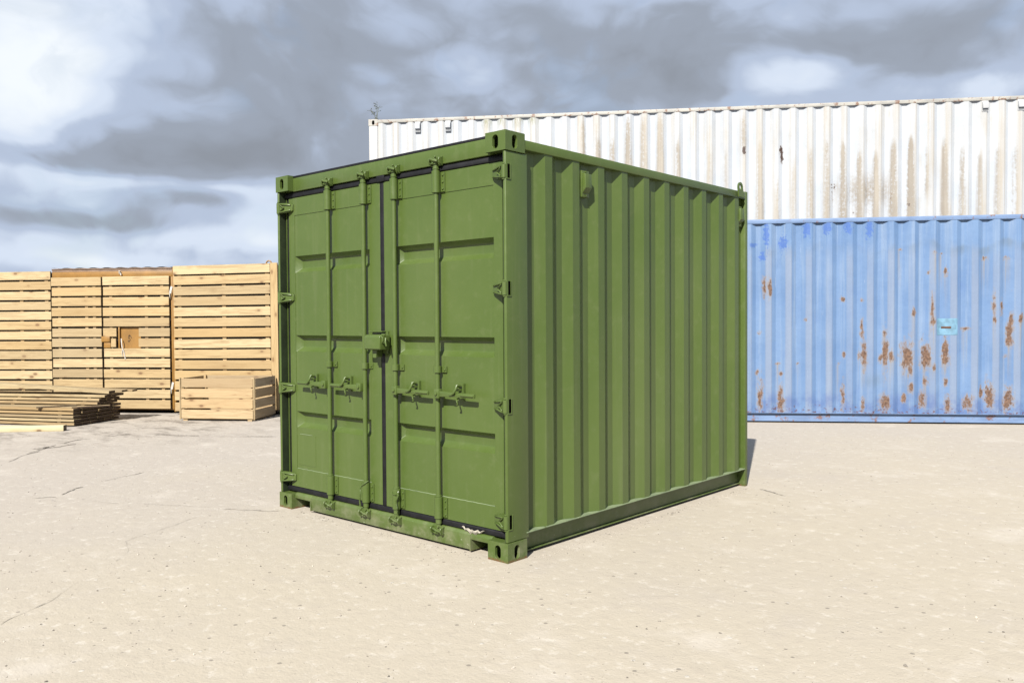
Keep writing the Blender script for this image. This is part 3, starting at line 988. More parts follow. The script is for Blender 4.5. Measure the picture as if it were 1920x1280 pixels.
    if ri in (1, 2):                                  # wire loops left on the two inner rods
        b = MB()
        q = -1 if ri == 1 else 1
        x_ = xr
        b.tube([(x_ - 0.030, YR - 0.006, 0.306), (x_ - 0.010, YR - 0.034, 0.294 if ri == 1 else 0.285), (x_ + 0.018, YR - 0.032, 0.312 if ri == 1 else 0.28), (x_ + 0.030, YR - 0.004, 0.330 if ri == 1 else 0.275)], 0.004, 6)
        path = [(x_ + q * 0.030, YR - 0.012, 0.305), (x_ + q * 0.040, YR - 0.022, 0.27), (x_ + q * 0.026, YR - 0.030, 0.235), (x_ + q * 0.036, YR - 0.030, 0.19), (x_ + q * 0.030, YR - 0.028, 0.135 if ri == 1 else 0.165)]
        for ph in (0, 2.1, 4.2):
            fine = []
            for a_, c_ in zip(path[:-1], path[1:]):
                for k in range(5):
                    v = Vector(a_).lerp(Vector(c_), k / 5)
                    an = ph + v.z * 160
                    fine.append(v + Vector((math.cos(an), math.sin(an), 0)) * 0.0035)
            b.tube(fine, 0.0036, 5)
        build(b, 'wire_tie', GREEN, rod)

# data plate painted over with the door
b = MB()
b.box(-2.270, -2.035, YP - 0.0022, YP + 0.002, 0.345, 0.585)
pl = build(b, 'data_plate', GREEN, doors[0], 0.001, 1)
b = MB()
b.tube([(-2.235, YP - 0.003, 0.5865), (-2.15, YP - 0.0035, 0.5868), (-2.075, YP - 0.003, 0.5862)], 0.0022, 5)
build(b, 'scraped_edge', GREEN_WORN_LIT, pl)

# lock box over the meeting of the doors
b = MB()
b.box(-1.318, -1.150, 0.048, 0.0598, 1.235, 1.392)
b.box(-1.318, -1.170, 0.010, 0.0480, 1.384, 1.392)
lk = build(b, 'lock_box', GREEN, gc, 0.002, 1)
b = MB()
b.prism([(-0.042, 1.262), (-0.050, 1.272), (-0.050, 1.352), (-0.036, 1.368), (0.045, 1.368), (0.045, 1.262)], 0, -1.290, -1.122)
build(b, 'lock_cover', GREEN, lk, 0.008, 3)
b = MB()
b.box(-1.1215, -1.094, -0.034, -0.024, 1.310, 1.366)
b.tube([(-1.116, -0.040, 1.358), (-1.100, -0.043, 1.352), (-1.098, -0.040, 1.325), (-1.106, -0.032, 1.312), (-1.114, -0.030, 1.325), (-1.112, -0.034, 1.352)], 0.006, 8)
b.tube([(-1.092, -0.020, 1.345), (-1.084, -0.030, 1.318), (-1.078, -0.026, 1.290)], 0.007, 8)
b.tube([(-1.1215, -0.030, 1.366), (-1.085, -0.030, 1.366)], 0.008, 10)
build(b, 'padlock_lug', GREEN, lk, 0.002, 1)
b = MB()
b.box(-1.250, -1.205, -0.010, 0.046, 1.212, 1.2605)
b.box(-1.236, -1.200, -0.020, -0.009, 1.205, 1.235)
build(b, 'lock_hasp', GREEN, lk, 0.004, 1)

# side ventilators
for yv, xo, zc in ((0.808, 0.000, 2.362), (3.034, -0.010, 2.345)):
    b = MB()
    b.box(xo - 0.046, xo - 0.014, yv - 0.040, yv + 0.040, zc - 0.088, zc + 0.088)
    b.prism([(xo - 0.0145, zc + 0.072), (xo + 0.012, zc + 0.064), (xo + 0.016, zc - 0.028), (xo - 0.0145, zc - 0.064)], 1, yv - 0.036, yv + 0.032)
    vt = build(b, 'ventilator', GREEN, gc, 0.003)
    for zq in (zc + 0.079, zc - 0.076):
        b = MB()
        b.tube([(xo - 0.014, yv, zq), (xo - 0.007, yv, zq)], 0.006, 8)
        build(b, 'rivet', GREEN, vt)

# lifting eyes welded to the rear ends of the top rails
for side in (1, -1):
    b = MB()
    n_ = 22
    yc, zc = GL - 0.165, ZR + 0.030
    outer, inner = [], []
    for k in range(n_):
        a_ = -math.pi / 2 + 2 * math.pi * k / n_
        inner.append((yc + 0.020 * math.cos(a_), zc + 0.022 * math.sin(a_)))
        if math.sin(a_) > -0.35:
            outer.append((yc + 0.042 * math.cos(a_), zc + 0.042 * math.sin(a_)))
        else:
            outer.append((yc + 0.022 + 0.050 * math.cos(a_) * 1.1, ZR - 0.052))
    xa = mx(-0.002, side)
    xb = mx(0.012, side) if False else mx(-0.014, side)
    vA = [[b.bm.verts.new((x_, *p_)) for p_ in ring] for x_ in (xa, xb) for ring in (outer, inner)]
    for i in range(n_):
        j = (i + 1) % n_
        b.bm.faces.new((vA[0][i], vA[0][j], vA[1][j], vA[1][i]))
        b.bm.faces.new((vA[2][i], vA[3][i], vA[3][j], vA[2][j]))
        b.bm.faces.new((vA[0][i], vA[2][i], vA[2][j], vA[0][j]))
        b.bm.faces.new((vA[1][i], vA[1][j], vA[3][j], vA[3][i]))
    build(b, 'lifting_eye', GREEN, gc)

# torn strip of seal curling off the sill
b = MB()
rows = []
for k in range(13):
    u = k / 12
    x_ = -0.430 + 0.190 * u
    z_ = 0.150 - 0.018 * math.sin(u * 3.0) + 0.006 * math.sin(k * 2.3)
    hw = 0.004 + 0.013 * math.sin(u * math.pi) * (0.7 + 0.3 * math.sin(k * 1.7))
    y_ = 0.046 - 0.010 * math.sin(u * math.pi)
    rows.append([b.bm.verts.new((x_, y_, z_ + hw)), b.bm.verts.new((x_, y_ - 0.008, z_)), b.bm.verts.new((x_, y_, z_ - hw)), b.bm.verts.new((x_, y_ + 0.006, z_))])
for p_, q_ in zip(rows[:-1], rows[1:]):
    for k in range(4):
        b.bm.faces.new((p_[k], p_[(k + 1) % 4], q_[(k + 1) % 4], q_[k]))
b.bm.faces.new(rows[0])
b.bm.faces.new(rows[-1][::-1])
o = build(b, 'torn_seal', FLAKE, gc)
o['label'] = 'torn pale strip of seal curling off the door sill'


# ------------------------------------------------------------------ stacked containers behind
def gauss(S, Z, blobs, p=2.0):
    v = np.zeros_like(S)
    for s, z, a, b_ in blobs:
        a, b_ = max(a, 0.022), max(b_, 0.014)
        v = np.maximum(v, np.exp(-0.7 * (((S - s) / a) ** 2 + ((Z - z) / b_) ** 2)))
    return v


B_RUST = [(6.43, 0.34, 0.047, 0.196), (6.71, 0.29, 0.052, 0.157), (7.55, 0.34, 0.026, 0.144), (7.82, 0.25, 0.026, 0.078), (8.11, 0.28, 0.078, 0.104), (8.36, 0.35, 0.031, 0.052), (8.6, 0.32, 0.052, 0.091), (8.93, 0.27, 0.047, 0.091), (9.19, 0.3, 0.073, 0.091), (9.47, 0.4, 0.057, 0.144), (9.71, 0.34, 0.078, 0.131), (9.36, 0.43, 0.031, 0.052), (7.83, 0.96, 0.042, 0.144), (7.77, 0.94, 0.026, 0.052), (8.11, 0.98, 0.042, 0.209), (8.05, 0.9, 0.024, 0.047), (8.19, 0.93, 0.052, 0.065), (8.4, 0.93, 0.091, 0.157), (8.44, 0.73, 0.037, 0.078), (8.45, 0.5, 0.042, 0.057), (8.64, 0.93, 0.078, 0.144), (8.64, 0.59, 0.037, 0.065), (8.9, 0.95, 0.057, 0.17), (8.91, 0.58, 0.021, 0.047), (8.74, 0.77, 0.026, 0.037), (8.72, 1.56, 0.026, 0.196), (8.73, 1.41, 0.037, 0.052), (8.48, 1.52, 0.031, 0.057), (8.9, 2.1, 0.026, 0.047), (8.67, 2.08, 0.021, 0.026), (7.54, 1.72, 0.018, 0.026), (7.81, 1.72, 0.013, 0.016), (9.52, 1.63, 0.016, 0.118), (9.52, 1.43, 0.026, 0.052), (9.62, 1.58, 0.016, 0.078), (9.75, 1.43, 0.026, 0.065), (9.86, 1.43, 0.037, 0.052), (9.72, 1.28, 0.052, 0.091), (9.72, 1.15, 0.052, 0.078), (9.68, 0.94, 0.037, 0.021), (9.16, 1.31, 0.063, 0.016), (8.84, 2.34, 0.037, 0.01), (8.75, 2.36, 0.026, 0.021), (9.4, 2.27, 0.052, 0.016), (9.68, 2.27, 0.052, 0.013), (8.3, 2.41, 0.031, 0.01), (7.56, 0.96, 0.016, 0.037), (7.8, 1.31, 0.013, 0.104), (6.94, 0.84, 0.031, 0.01), (6.67, 0.84, 0.031, 0.01), (7.49, 0.83, 0.026, 0.008), (6.39, 0.7, 0.026, 0.026), (6.71, 0.69, 0.021, 0.021), (6.42, 1.27, 0.016, 0.016), (7.05, 1.45, 0.016, 0.016), (8.11, 1.25, 0.026, 0.037), (6.48, 1.88, 0.008, 0.131), (6.56, 1.88, 0.008, 0.104)]
B_BRIGHT = [(6.51, 2.65, 0.039, 0.183), (6.33, 2.5, 0.047, 0.031), (6.46, 2.34, 0.052, 0.065), (6.74, 2.52, 0.057, 0.118), (7.06, 2.72, 0.052, 0.131), (7.33, 2.74, 0.057, 0.104), (7.61, 2.73, 0.052, 0.104), (7.89, 2.7, 0.047, 0.131)]
W_DARK = [(6.74, 1.81, 0.030, 0.09), (7.37, 1.8, 0.030, 0.075), (7.385, 1.68, 0.030, 0.10), (8.24, 1.14, 0.075, 0.084), (9.18, 1.38, 0.024, 0.048), (8.23, 0.96, 0.026, 0.15), (8.56, 0.69, 0.04, 0.05), (9.19, 0.97, 0.02, 0.10), (9.49, 0.81, 0.03, 0.09), (8.85, 0.7, 0.06, 0.03)]
W_STREAK = [(7.01, 2.04, 0.63, 0.9), (6.15, 1.97, 1.25, 0.5), (6.43, 1.96, 1.22, 0.4), (7.86, 1.89, 0.61, 0.7), (8.13, 2.06, 0.61, 0.7), (8.4, 2.02, 0.6, 0.9), (8.67, 1.83, 0.6, 0.8), (8.94, 1.82, 0.59, 0.8), (9.23, 1.99, 0.58, 1), (9.51, 2.04, 0.58, 1.2), (9.77, 1.88, 1.07, 0.5), (10.06, 1.99, 0.65, 0.9), (10.34, 1.86, 0.65, 0.6), (10.62, 1.8, 0.64, 0.5), (10.9, 1.9, 0.63, 0.5), (11.18, 1.89, 0.63, 0.6), (7.31, 1.43, 0.63, 0.5), (7.57, 1.66, 0.62, 0.4), (6.73, 2.58, 1.96, 0.7), (3.94, 2.57, 1.79, 0.7), (4.21, 2.23, 1.66, 0.9), (4.46, 2.19, 1.65, 0.9), (4.74, 2.55, 1.61, 1), (5.01, 2.54, 1.57, 0.9), (5.3, 2.56, 1.5, 1), (5.6, 2.12, 1.43, 0.8), (4.18, 2.57, 2.1, 0.4)]
W_MOSS = [(2.2, 2.47, 0.077, 0.09), (2.47, 2.48, 0.062, 0.08), (2.76, 2.5, 0.092, 0.10), (3.04, 2.51, 0.086, 0.10), (0.08, 2.2, 0.05, 0.2), (0.06, 1.5, 0.05, 0.3)]


def blue_attrs(S, Z, Y):
    rust = gauss(S, Z, [(s_, z_ + 0.1 * b_, a_ * 0.78, b_ * 1.25) for s_, z_, a_, b_ in B_RUST])
    run = np.zeros_like(S)
    for s, z, a, b_ in B_RUST:
        if a > 0.024 and z > 0.5:
            wdt = max(a * 0.8, 0.02)
            run = np.maximum(run, np.exp(-((S - s) / wdt) ** 2) * np.clip(1 - (z - Z) / 0.60, 0, 1) * (Z < z))
    rag = 2.44 + 0.05 * np.sin(S * 5.3) + 0.035 * np.sin(S * 13.1 + 1)
    stain = np.exp(-((Z - rag) / np.where(Z > rag, 0.045, 0.11)) ** 2) * np.clip((S - 7.6) / 1.6, 0.4, 1) * (0.35 + 0.65 * (0.5 + 0.5 * np.sin(S * 23.0 / 1.0 + 1.3 * np.sin(S * 3.1)))) + 0.8 * np.exp(-((S - 7.95) / 0.16) ** 2 - ((Z - 0.6) / 0.12) ** 2)
    return {'rust': rust, 'run': run, 'bright': gauss(S, Z, B_BRIGHT), 'stain': stain}


def white_attrs(S, Z, Y):
    st = np.zeros_like(S)
    for s, zt, zb, k in W_STREAK:
        wdt = 0.036 + 0.022 * np.clip((zt - Z) / 1.0, 0, 1.3)
        fade = np.clip((zt - Z) / 0.25, 0, 1) * np.where(zb > 0.8, np.clip((Z - zb) / 0.3 + 1, 0, 1), 1)
        st = np.maximum(st, k * np.exp(-((S - s) / wdt) ** 2) * fade)
    smear = np.exp(-((S - 8.8) / 0.55) ** 2 - ((Z - 1.05) / 0.33) ** 2) * 0.55
    st = np.maximum(st, smear)
    return {'rust': np.maximum(gauss(S, Z, W_DARK[:3]), 0.55 * gauss(S, Z, W_DARK[3:])), 'streak': st, 'moss': gauss(S, Z, W_MOSS)}


def iso(name, label, loc, rz, L, H, mat, trim, pitch, phase, attrs=None, vents=(), group=None, seg=0.03):
    t = thing(name, label, 'container', loc, rz, group)
    W_ = 2.438
    for y0 in (0, 1):
        me = corr_panel('side_panel', L - 0.33, 0.145, H - 0.072, pitch, (phase - 0.165) % pitch, 0.036, 3 if attrs and y0 == 0 else 1, seg if attrs and y0 == 0 else None,
                        (lambda S, Z, Y: attrs(S + 0.165, Z, Y)) if attrs and y0 == 0 else None)
        o = link('side_panel', me, mat, t)
        if y0 == 0:
            o.location = (0.165, 0.007, 0)
        else:
            o.location = (L - 0.165, W_ - 0.007, 0)
            o.rotation_euler = (0, 0, math.pi)
        # rails
        ya, yb = (0.002, 0.062) if y0 == 0 else (W_ - 0.062, W_ - 0.002)
        b = MB()
        b.box(0.179, L - 0.179, ya, yb, H - 0.0715, H - 0.012)
        build(b, 'top_side_rail', trim, t, 0.005)
        b = MB()
        if y0 == 0:
            b.box(0.179, L - 0.179, 0.000, 0.055, 0.138, 0.1445)
            b.box(0.179, L - 0.179, 0.046, 0.060, 0.022, 0.1375)
        else:
            b.box(0.179, L - 0.179, ya, yb, 0.022, 0.1445)
        build(b, 'bottom_side_rail', trim, t, 0.002, 1)
    for ex in (0, 1):
        me = corr_panel('end_panel', W_ - 0.33, 0.16, H - 0.10, 0.25, 0.03, 0.045)
        o = link('end_panel', me, mat, t)
        o.location = (0.012, W_ - 0.165, 0) if ex == 0 else (L - 0.012, 0.165, 0)
        o.rotation_euler = (0, 0, -math.pi / 2 if ex == 0 else math.pi / 2)
        xa, xb = (0.004, 0.07) if ex == 0 else (L - 0.07, L - 0.004)
        b = MB()
        b.box(xa, xb, 0.163, W_ - 0.163, H - 0.10, H - 0.010)
        build(b, 'top_end_rail', trim, t, 0.004)
        b = MB()
        b.box(xa, xb, 0.163, W_ - 0.163, 0.02, 0.16)
        build(b, 'bottom_end_rail', trim, t, 0.004)
        for yy in (0, 1):
            xp, yp = (0.005, L - 0.165)[ex], (0.005, W_ - 0.165)[yy]
            b = MB()
            b.box(xp, xp + 0.160, yp, yp + 0.160, 0.118, H - 0.118)
            build(b, 'corner_post', mat, t, 0.010, 2)
            for zz in (0.0, H - 0.118):
                me = casting_mesh('corner_casting', 0.178, 0.162, 0.118, 1 if ex else -1)
                if yy == 0:
                    link('corner_casting', me, trim, t, ((0, L - 0.178)[ex], 0, zz))
                else:
                    me2 = casting_mesh('corner_casting', 0.178, 0.162, 0.118, -1 if ex else 1)
                    bpy.data.meshes.remove(me)
                    link('corner_casting', me2, trim, t, ((0.178, L)[ex], W_, zz), (0, 0, math.pi))
    me = corr_panel('roof_panel', L - 0.14, 0.063, W_ - 0.063, 0.209, 0.05, 0.020)
    o = link('roof_panel', me, trim, t)
    o.matrix_local = Matrix(((1, 0, 0, 0.07), (0, 0, 1, 0), (0, -1, 0, H - 0.014), (0, 0, 0, 1)))
    for xv in vents:
        b = MB()
        zc = H - 0.165
        b.box(xv - 0.052, xv + 0.052, 0.000, 0.016, zc - 0.095, zc + 0.090)
        b.prism([(0.000, zc + 0.075), (-0.030, zc + 0.055), (-0.034, zc - 0.040), (0.000, zc - 0.050)], 0, xv - 0.046, xv + 0.046)
        vt = build(b, 'ventilator', mat, t, 0.003)
        b = MB()
        b.box(xv - 0.040, xv + 0.040, -0.006, -0.0002, zc - 0.078, zc - 0.052)
        build(b, 'vent_grille', GREY_BOX, vt)
    return t


RZ = R(34.5)
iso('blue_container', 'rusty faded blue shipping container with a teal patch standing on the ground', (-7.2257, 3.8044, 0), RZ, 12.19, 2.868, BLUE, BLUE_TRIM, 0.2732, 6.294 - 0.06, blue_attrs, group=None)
blue = bpy.data.objects['blue_container']
# teal repair patch following the flute, with its torn slot
b = MB()
s_, y_ = corr_profile(12.19 - 0.33, 0.2732, (6.294 - 0.06 - 0.165) % 0.2732, 0.036, 1)
xs = np.linspace(8.785, 9.05, 14)
ys = np.interp(xs - 0.165, s_, y_) + 0.007 - 0.0035
va = [b.bm.verts.new((x_, v, 1.228)) for x_, v in zip(xs, ys)]
vb = [b.bm.verts.new((x_, v, 1.456)) for x_, v in zip(xs, ys)]
for i in range(13):
    b.bm.faces.new((va[i], va[i + 1], vb[i + 1], vb[i]))
patch = build(b, 'repair_patch', TEAL, blue)
b = MB()
xs = np.linspace(8.845, 8.962, 9)
ys = np.interp(xs - 0.165, s_, y_) + 0.007
top = [b.bm.verts.new((x_, v - 0.016, 1.334 + 0.006 * math.sin(i))) for i, (x_, v) in enumerate(zip(xs, ys))]
low = [b.bm.verts.new((x_, v - 0.0045, 1.318)) for x_, v in zip(xs, ys)]
tp2 = [b.bm.verts.new((x_, v - 0.0042, 1.345)) for x_, v in zip(xs, ys)]
for i in range(8):
    b.bm.faces.new((top[i], top[i + 1], tp2[i + 1], tp2[i]))
    b.bm.faces.new((low[i], low[i + 1], top[i + 1], top[i]))
build(b, 'torn_slot', RUST, patch)

iso('grey_container', 'lower steel container underneath the white one, hidden behind the blue one', (-8.9966, 6.1693, 0), RZ, 12.19, 2.591, GREY_BOX, GREY_BOX, 0.281, 0.05)
iso('white_container', 'streaked white shipping container stacked up high behind the blue one', (-8.9966, 6.1693, 2.591), RZ, 12.19, 2.591, WHITE, WHITE_TRIM, 0.2825, 7.004 - 0.035, white_attrs, (0.925, 1.49, 10.69, 11.255))
white = bpy.data.objects['white_container']
for pn in white.children:
    if pn.name.startswith('corner_casting'):
        pass

# weed growing from the corner of the white container's roof
WEED = mat_plain('dry_weed', (0.105, 0.115, 0.045), 0.8, 0.3, 20)
weed = thing('weed', 'spindly weed growing on the top left corner of the white container', 'weed')
rz_d = Vector((math.cos(RZ), math.sin(RZ), 0))
rz_n = Vector((-math.sin(RZ), math.cos(RZ), 0))
wo = Vector((-8.9966, 6.1693, 5.182)) + rz_d * 0.13 + rz_n * 0.08
weed.location = wo
stems, leaves = MB(), MB()
rw = random.Random(3)
for si, (dx_, h_) in enumerate(((0.02, 0.29), (-0.10, 0.18), (0.05, 0.24), (-0.04, 0.12))):
    tip = rz_d * dx_ + rz_n * rw.uniform(-0.03, 0.03) + Vector((0, 0, h_))
    mid_ = tip * 0.5 + rz_d * rw.uniform(-0.015, 0.015)
    stems.tube([(0, 0, -0.002), tuple(mid_), tuple(tip)], 0.003, 5, radii=[0.0045, 0.0035, 0.0025])
    for k in range(6):
        t0 = mid_.lerp(tip, rw.uniform(0.1, 1.0))
        e = t0 + rz_d * rw.uniform(-0.06, 0.06) + rz_n * rw.uniform(-0.05, 0.05) + Vector((0, 0, rw.uniform(0.01, 0.05)))
        stems.tube([tuple(t0), tuple(e)], 0.0018, 4)
        for q in range(5):
            c = e + Vector((rw.uniform(-1, 1), rw.uniform(-1, 1), rw.uniform(-0.6, 0.8))) * 0.013
            a_ = Vector((rw.uniform(-1, 1), rw.uniform(-1, 1), rw.uniform(-1, 1))).normalized() * 0.010
            n2_ = a_.cross(Vector((0.3, 0.5, 0.8))).normalized() * 0.006
            leaves.quad(tuple(c - a_), tuple(c + n2_), tuple(c + a_), tuple(c - n2_))
for k in range(26):
    a_ = rw.uniform(0, 6.28)
    c = Vector((math.cos(a_), math.sin(a_), 0)) * rw.uniform(0.0, 0.035) + Vector((0, 0, rw.uniform(0.002, 0.035)))
    u = Vector((math.cos(a_), math.sin(a_), 0.6)) * 0.022
    s2 = u.cross(Vector((0, 0, 1))).normalized() * 0.008
    leaves.quad(tuple(c), tuple(c + u * 0.5 + s2), tuple(c + u), tuple(c + u * 0.5 - s2))
build(stems, 'stem', WEED, weed)
build(leaves, 'foliage', WEED, weed)


# ------------------------------------------------------------------ timber-clad containers on the left
WZ = R(35.0)
wd_ = Vector((math.cos(WZ), math.sin(WZ), 0))
wn_ = Vector((-math.sin(WZ), math.cos(WZ), 0))


def wpos(s, off, z=0.0):
    return wd_ * s + wn_ * off + Vector((0, 0, z))


BOARD_MESH = {}


def board_mesh(L, h, th, mat):
    key = (round(L, 2), round(h, 3), round(th, 3), mat.name)
    if key not in BOARD_MESH:
        b = MB()
        b.box(-key[0] / 2, key[0] / 2, -th / 2, th / 2, -h / 2, h / 2)
        me = b.mesh('board', 0.0022, 1)
        me.materials.append(mat)
        BOARD_MESH[key] = me
    return BOARD_MESH[key]


rb = random.Random(21)


def board(parent, x0, x1, y, z, h, th, mat, jit=1.0, name='board'):
    """horizontal board, local x from x0 to x1, centred at y, z"""
    me = board_mesh(x1 - x0, h, th, mat)
    o = link(name, me, None, parent, ((x0 + x1) / 2 + rb.uniform(-0.004, 0.004) * jit, y + rb.uniform(-0.002, 0.002) * jit, z + rb.uniform(-0.003, 0.003) * jit))
    o.rotation_euler = (rb.uniform(-0.012, 0.012) * jit, rb.uniform(-0.0022, 0.0022) * jit, 0)
    return o


BH, BT = 0.1375, 0.027

# A: clad side at the far left
A_S0, A_OFF = -11.30, 8.15
ca = thing('clad_container', 'timber clad container behind the board stack at the far left edge', 'container', wpos(A_S0, A_OFF), WZ)
LA = -8.705 - A_S0
b = MB()
b.box(0, LA, 0.0005, 2.4, 0.06, 2.318)
build(b, 'body', BROWN, ca, 0.01)
for xb in (0.15, 1.05, 2.02, LA - 0.12):
    b = MB()
    b.box(xb, xb + 0.06, -0.024, 0.0, 0.06, 2.30)
    build(b, 'batten', PINE_OLD, ca)
for k in range(14):
    zt = 2.330 - 0.1662 * k
    board(ca, 0.0, LA, -0.037, zt - BH / 2, BH, BT, PINE)

# B: door end, two clad leaves
B_S0, B_OFF = -8.485, 7.872
cb = thing('clad_container', 'timber clad container with double doors and a tan lock plate', 'container', wpos(B_S0, B_OFF), WZ)
LB = -6.400 - B_S0
b = MB()
b.box(0.02, LB, 0.030, 2.4, 0.055, 2.330)
build(b, 'body', BROWN, cb, 0.008)
b = MB()
b.box(0.0, LB - 0.002, -0.035, 0.029, 2.205, 2.300)
build(b, 'door_header', TAN, cb, 0.006)
b = MB()
b.box(0.0, LB, -0.050, 0.05, 2.338, 2.350)
b.box(0.0, LB, -0.034, 0.028, 2.3005, 2.3375)
build(b, 'roof_edge', ROOF_BR, cb, 0.003)
me = corr_panel('roof_panel', LB, 0.0, 2.46, 0.235, 0.0, 0.012, 2)
o = link('roof_panel', me, ROOF_BR, cb)
o.matrix_local = Matrix(((1, 0, 0, 0), (0, 0, 1, -0.055), (0, -1, 0, 2.365), (0, 0, 0, 1)))
b = MB()
b.box(LB - 0.030, LB, -0.036, 0.029, 0.075, 2.2045)
build(b, 'door_post', TAN, cb, 0.003)
b = MB()
b.box(0.0, LB, -0.012, 0.029, 0.055, 0.074)
build(b, 'threshold', TAN, cb, 0.002)
# keeper hook over the meeting of the leaves
b = MB()
hx = -7.285 - B_S0
b.tube([(hx - 0.02, -0.05, 2.30), (hx + 0.01, -0.06, 2.295), (hx - 0.015, -0.06, 2.272), (hx + 0.02, -0.06, 2.262), (hx + 0.018, -0.06, 2.235)], 0.011, 8)
build(b, 'header_hook', HINGE_W, cb)
leafs = []
for s0, s1 in ((-8.478, -7.610), (-7.582, -6.440)):
    x0, x1 = s0 - B_S0, s1 - B_S0
    b = MB()
    b.box(x0 + 0.010, x1 - 0.004, -0.012, 0.016, 0.080, 2.198)
    dr = build(b, 'door', BROWN, cb, 0.002, 1)
    leafs.append(dr)
    for k in range(13):
        z = 2.212 - 0.1662 * k - BH / 2
        if len(leafs) == 2 and k in (5, 6):
            if k == 5:
                board(dr, x0, -7.352 - B_S0, -0.062, z, BH, BT, PINE)
            else:
                board(dr, -7.452 - B_S0, -7.362 - B_S0, -0.062, z, BH, BT, PINE)
            board(dr, -6.968 - B_S0, x1, -0.062, z, BH, BT, PINE)
        else:
            board(dr, x0 + (0.010 if k % 3 else 0.0), x1, -0.062, z, BH, BT, PINE)
    for xb in (x0 + 0.10, (x0 + x1) / 2 + 0.14, x1 - 0.16):
        b = MB()
        b.box(xb, xb + 0.05, -0.0505, -0.0125, 0.09, 2.19)
        build(b, 'batten', PINE_OLD, dr)
# lock plate in the cut-out of the right leaf
px0, px1 = -7.325 - B_S0, -6.968 - B_S0
b = MB()
b.box(px0 + 0.012, px1 + 0.01, -0.026, -0.0124, 1.050, 1.405)
lp = build(b, 'lock_plate', TAN, leafs[1], 0.002, 1)
b = MB()
b.box(px0 - 0.004, px0 + 0.020, -0.062, -0.0265, 1.050, 1.405)
build(b, 'plate_rib', TAN, lp, 0.003)
b = MB()                                            # scrawl in marker on the plate
mxp, mzp = -7.168 - B_S0, 1.205
yI = -0.0285
for st in ([(0.012, 0.072), (0.000, 0.050), (0.020, 0.044), (0.026, 0.058), (0.004, 0.046), (-0.010, 0.040)],
           [(0.026, 0.058), (0.038, 0.036), (0.046, 0.012)],
           [(-0.010, 0.024), (0.010, 0.028), (0.012, 0.008), (-0.008, 0.010)],
           [(-0.016, -0.024), (0.006, -0.028), (0.020, -0.022), (0.026, -0.004)],
           [(-0.016, -0.040), (0.012, -0.044)]):
    b.tube([(mxp + a_, yI, mzp + c_) for a_, c_ in st], 0.0038, 6)
build(b, 'marker_scrawl', INK, lp)
b = MB()
q0 = -7.597 - B_S0
b.box(q0, q0 + 0.145, -0.105, -0.052, 1.160, 1.250)
b.box(q0 + 0.030, q0 + 0.145, -0.085, -0.052, 1.062, 1.1595)
build(b, 'lock_box', TAN, leafs[1], 0.004)
b = MB()
cx_ = -7.262 - B_S0
b.tube([(cx_ - 0.01, -0.068, 1.21), (cx_ + 0.002, -0.085, 1.17), (cx_ + 0.010, -0.088, 1.08), (cx_ + 0.040, -0.082, 1.00), (cx_ + 0.060, -0.078, 0.88)], 0.008, 7)
b.tube([(cx_, -0.085, 1.16), (cx_ + 0.022, -0.090, 1.06), (cx_ + 0.008, -0.084, 0.98), (cx_ + 0.016, -0.080, 0.92)], 0.006, 6)
build(b, 'hanging_cord', HINGE_W, leafs[1])
for zc in (1.99, 0.455):
    b = MB()
    b.box(LB - 0.016, LB + 0.020, -0.095, -0.080, zc - 0.060, zc + 0.055, Matrix.Rotation(R(14), 3, 'Y'))
    b.tube([(LB - 0.022, -0.086, zc - 0.06), (LB - 0.026, -0.07, zc - 0.13)], 0.008, 8)
    build(b, 'door_stay', HINGE_W, cb, 0.002, 1)

# C: clad end beside the green container
C_S0, C_OFF = -6.292, 7.708
cc = thing('clad_container', 'timber clad container behind the open crate with upright corner board', 'container', wpos(C_S0, C_OFF), WZ)
LC = -4.560 - C_S0
b = MB()
b.box(0.0, LC - 0.05, 0.0005, 2.2, 0.05, 2.365)
build(b, 'body', BROWN, cc, 0.006)
me = corr_panel('side_panel', 2.1, 0.06, 2.33, 0.25, 0.03, 0.036)
o = link('side_panel', me, TAN, cc, (LC - 0.008, 0.05, 0), (0, 0, math.pi / 2))
b = MB()
b.box(-0.012, 0.018, -0.046, 0.0, 0.05, 2.34)
build(b, 'edge_trim', TAN, cc, 0.003)
for xb in (0.06, 0.80, LC - 0.22):
    b = MB()
    b.box(xb, xb + 0.06, -0.024, 0.0, 0.05, 2.35)
    build(b, 'batten', PINE_OLD, cc)
for k in range(14):
    z = 2.372 - 0.1672 * k - BH / 2
    o = board(cc, 0.002, LC - 0.130, -0.037, z, BH, BT, PINE)
    o.rotation_euler.y -= 0.012 * (1 - k / 9) if k < 9 else 0
me = board_mesh(2.30, 0.118, BT, PINE)
o = link('corner_board', me, None, cc, (LC - 0.066, -0.040, 1.238), (0, R(90), 0))
b = MB()
rg = [(LC - 0.185 + 0.045 * math.cos(a_), 0.05, 2.372 + 0.055 * math.sin(a_)) for a_ in [math.pi * k / 12 for k in range(13)]]
b.tube(rg, 0.012, 8)
build(b, 'lifting_eye', TAN, cc)

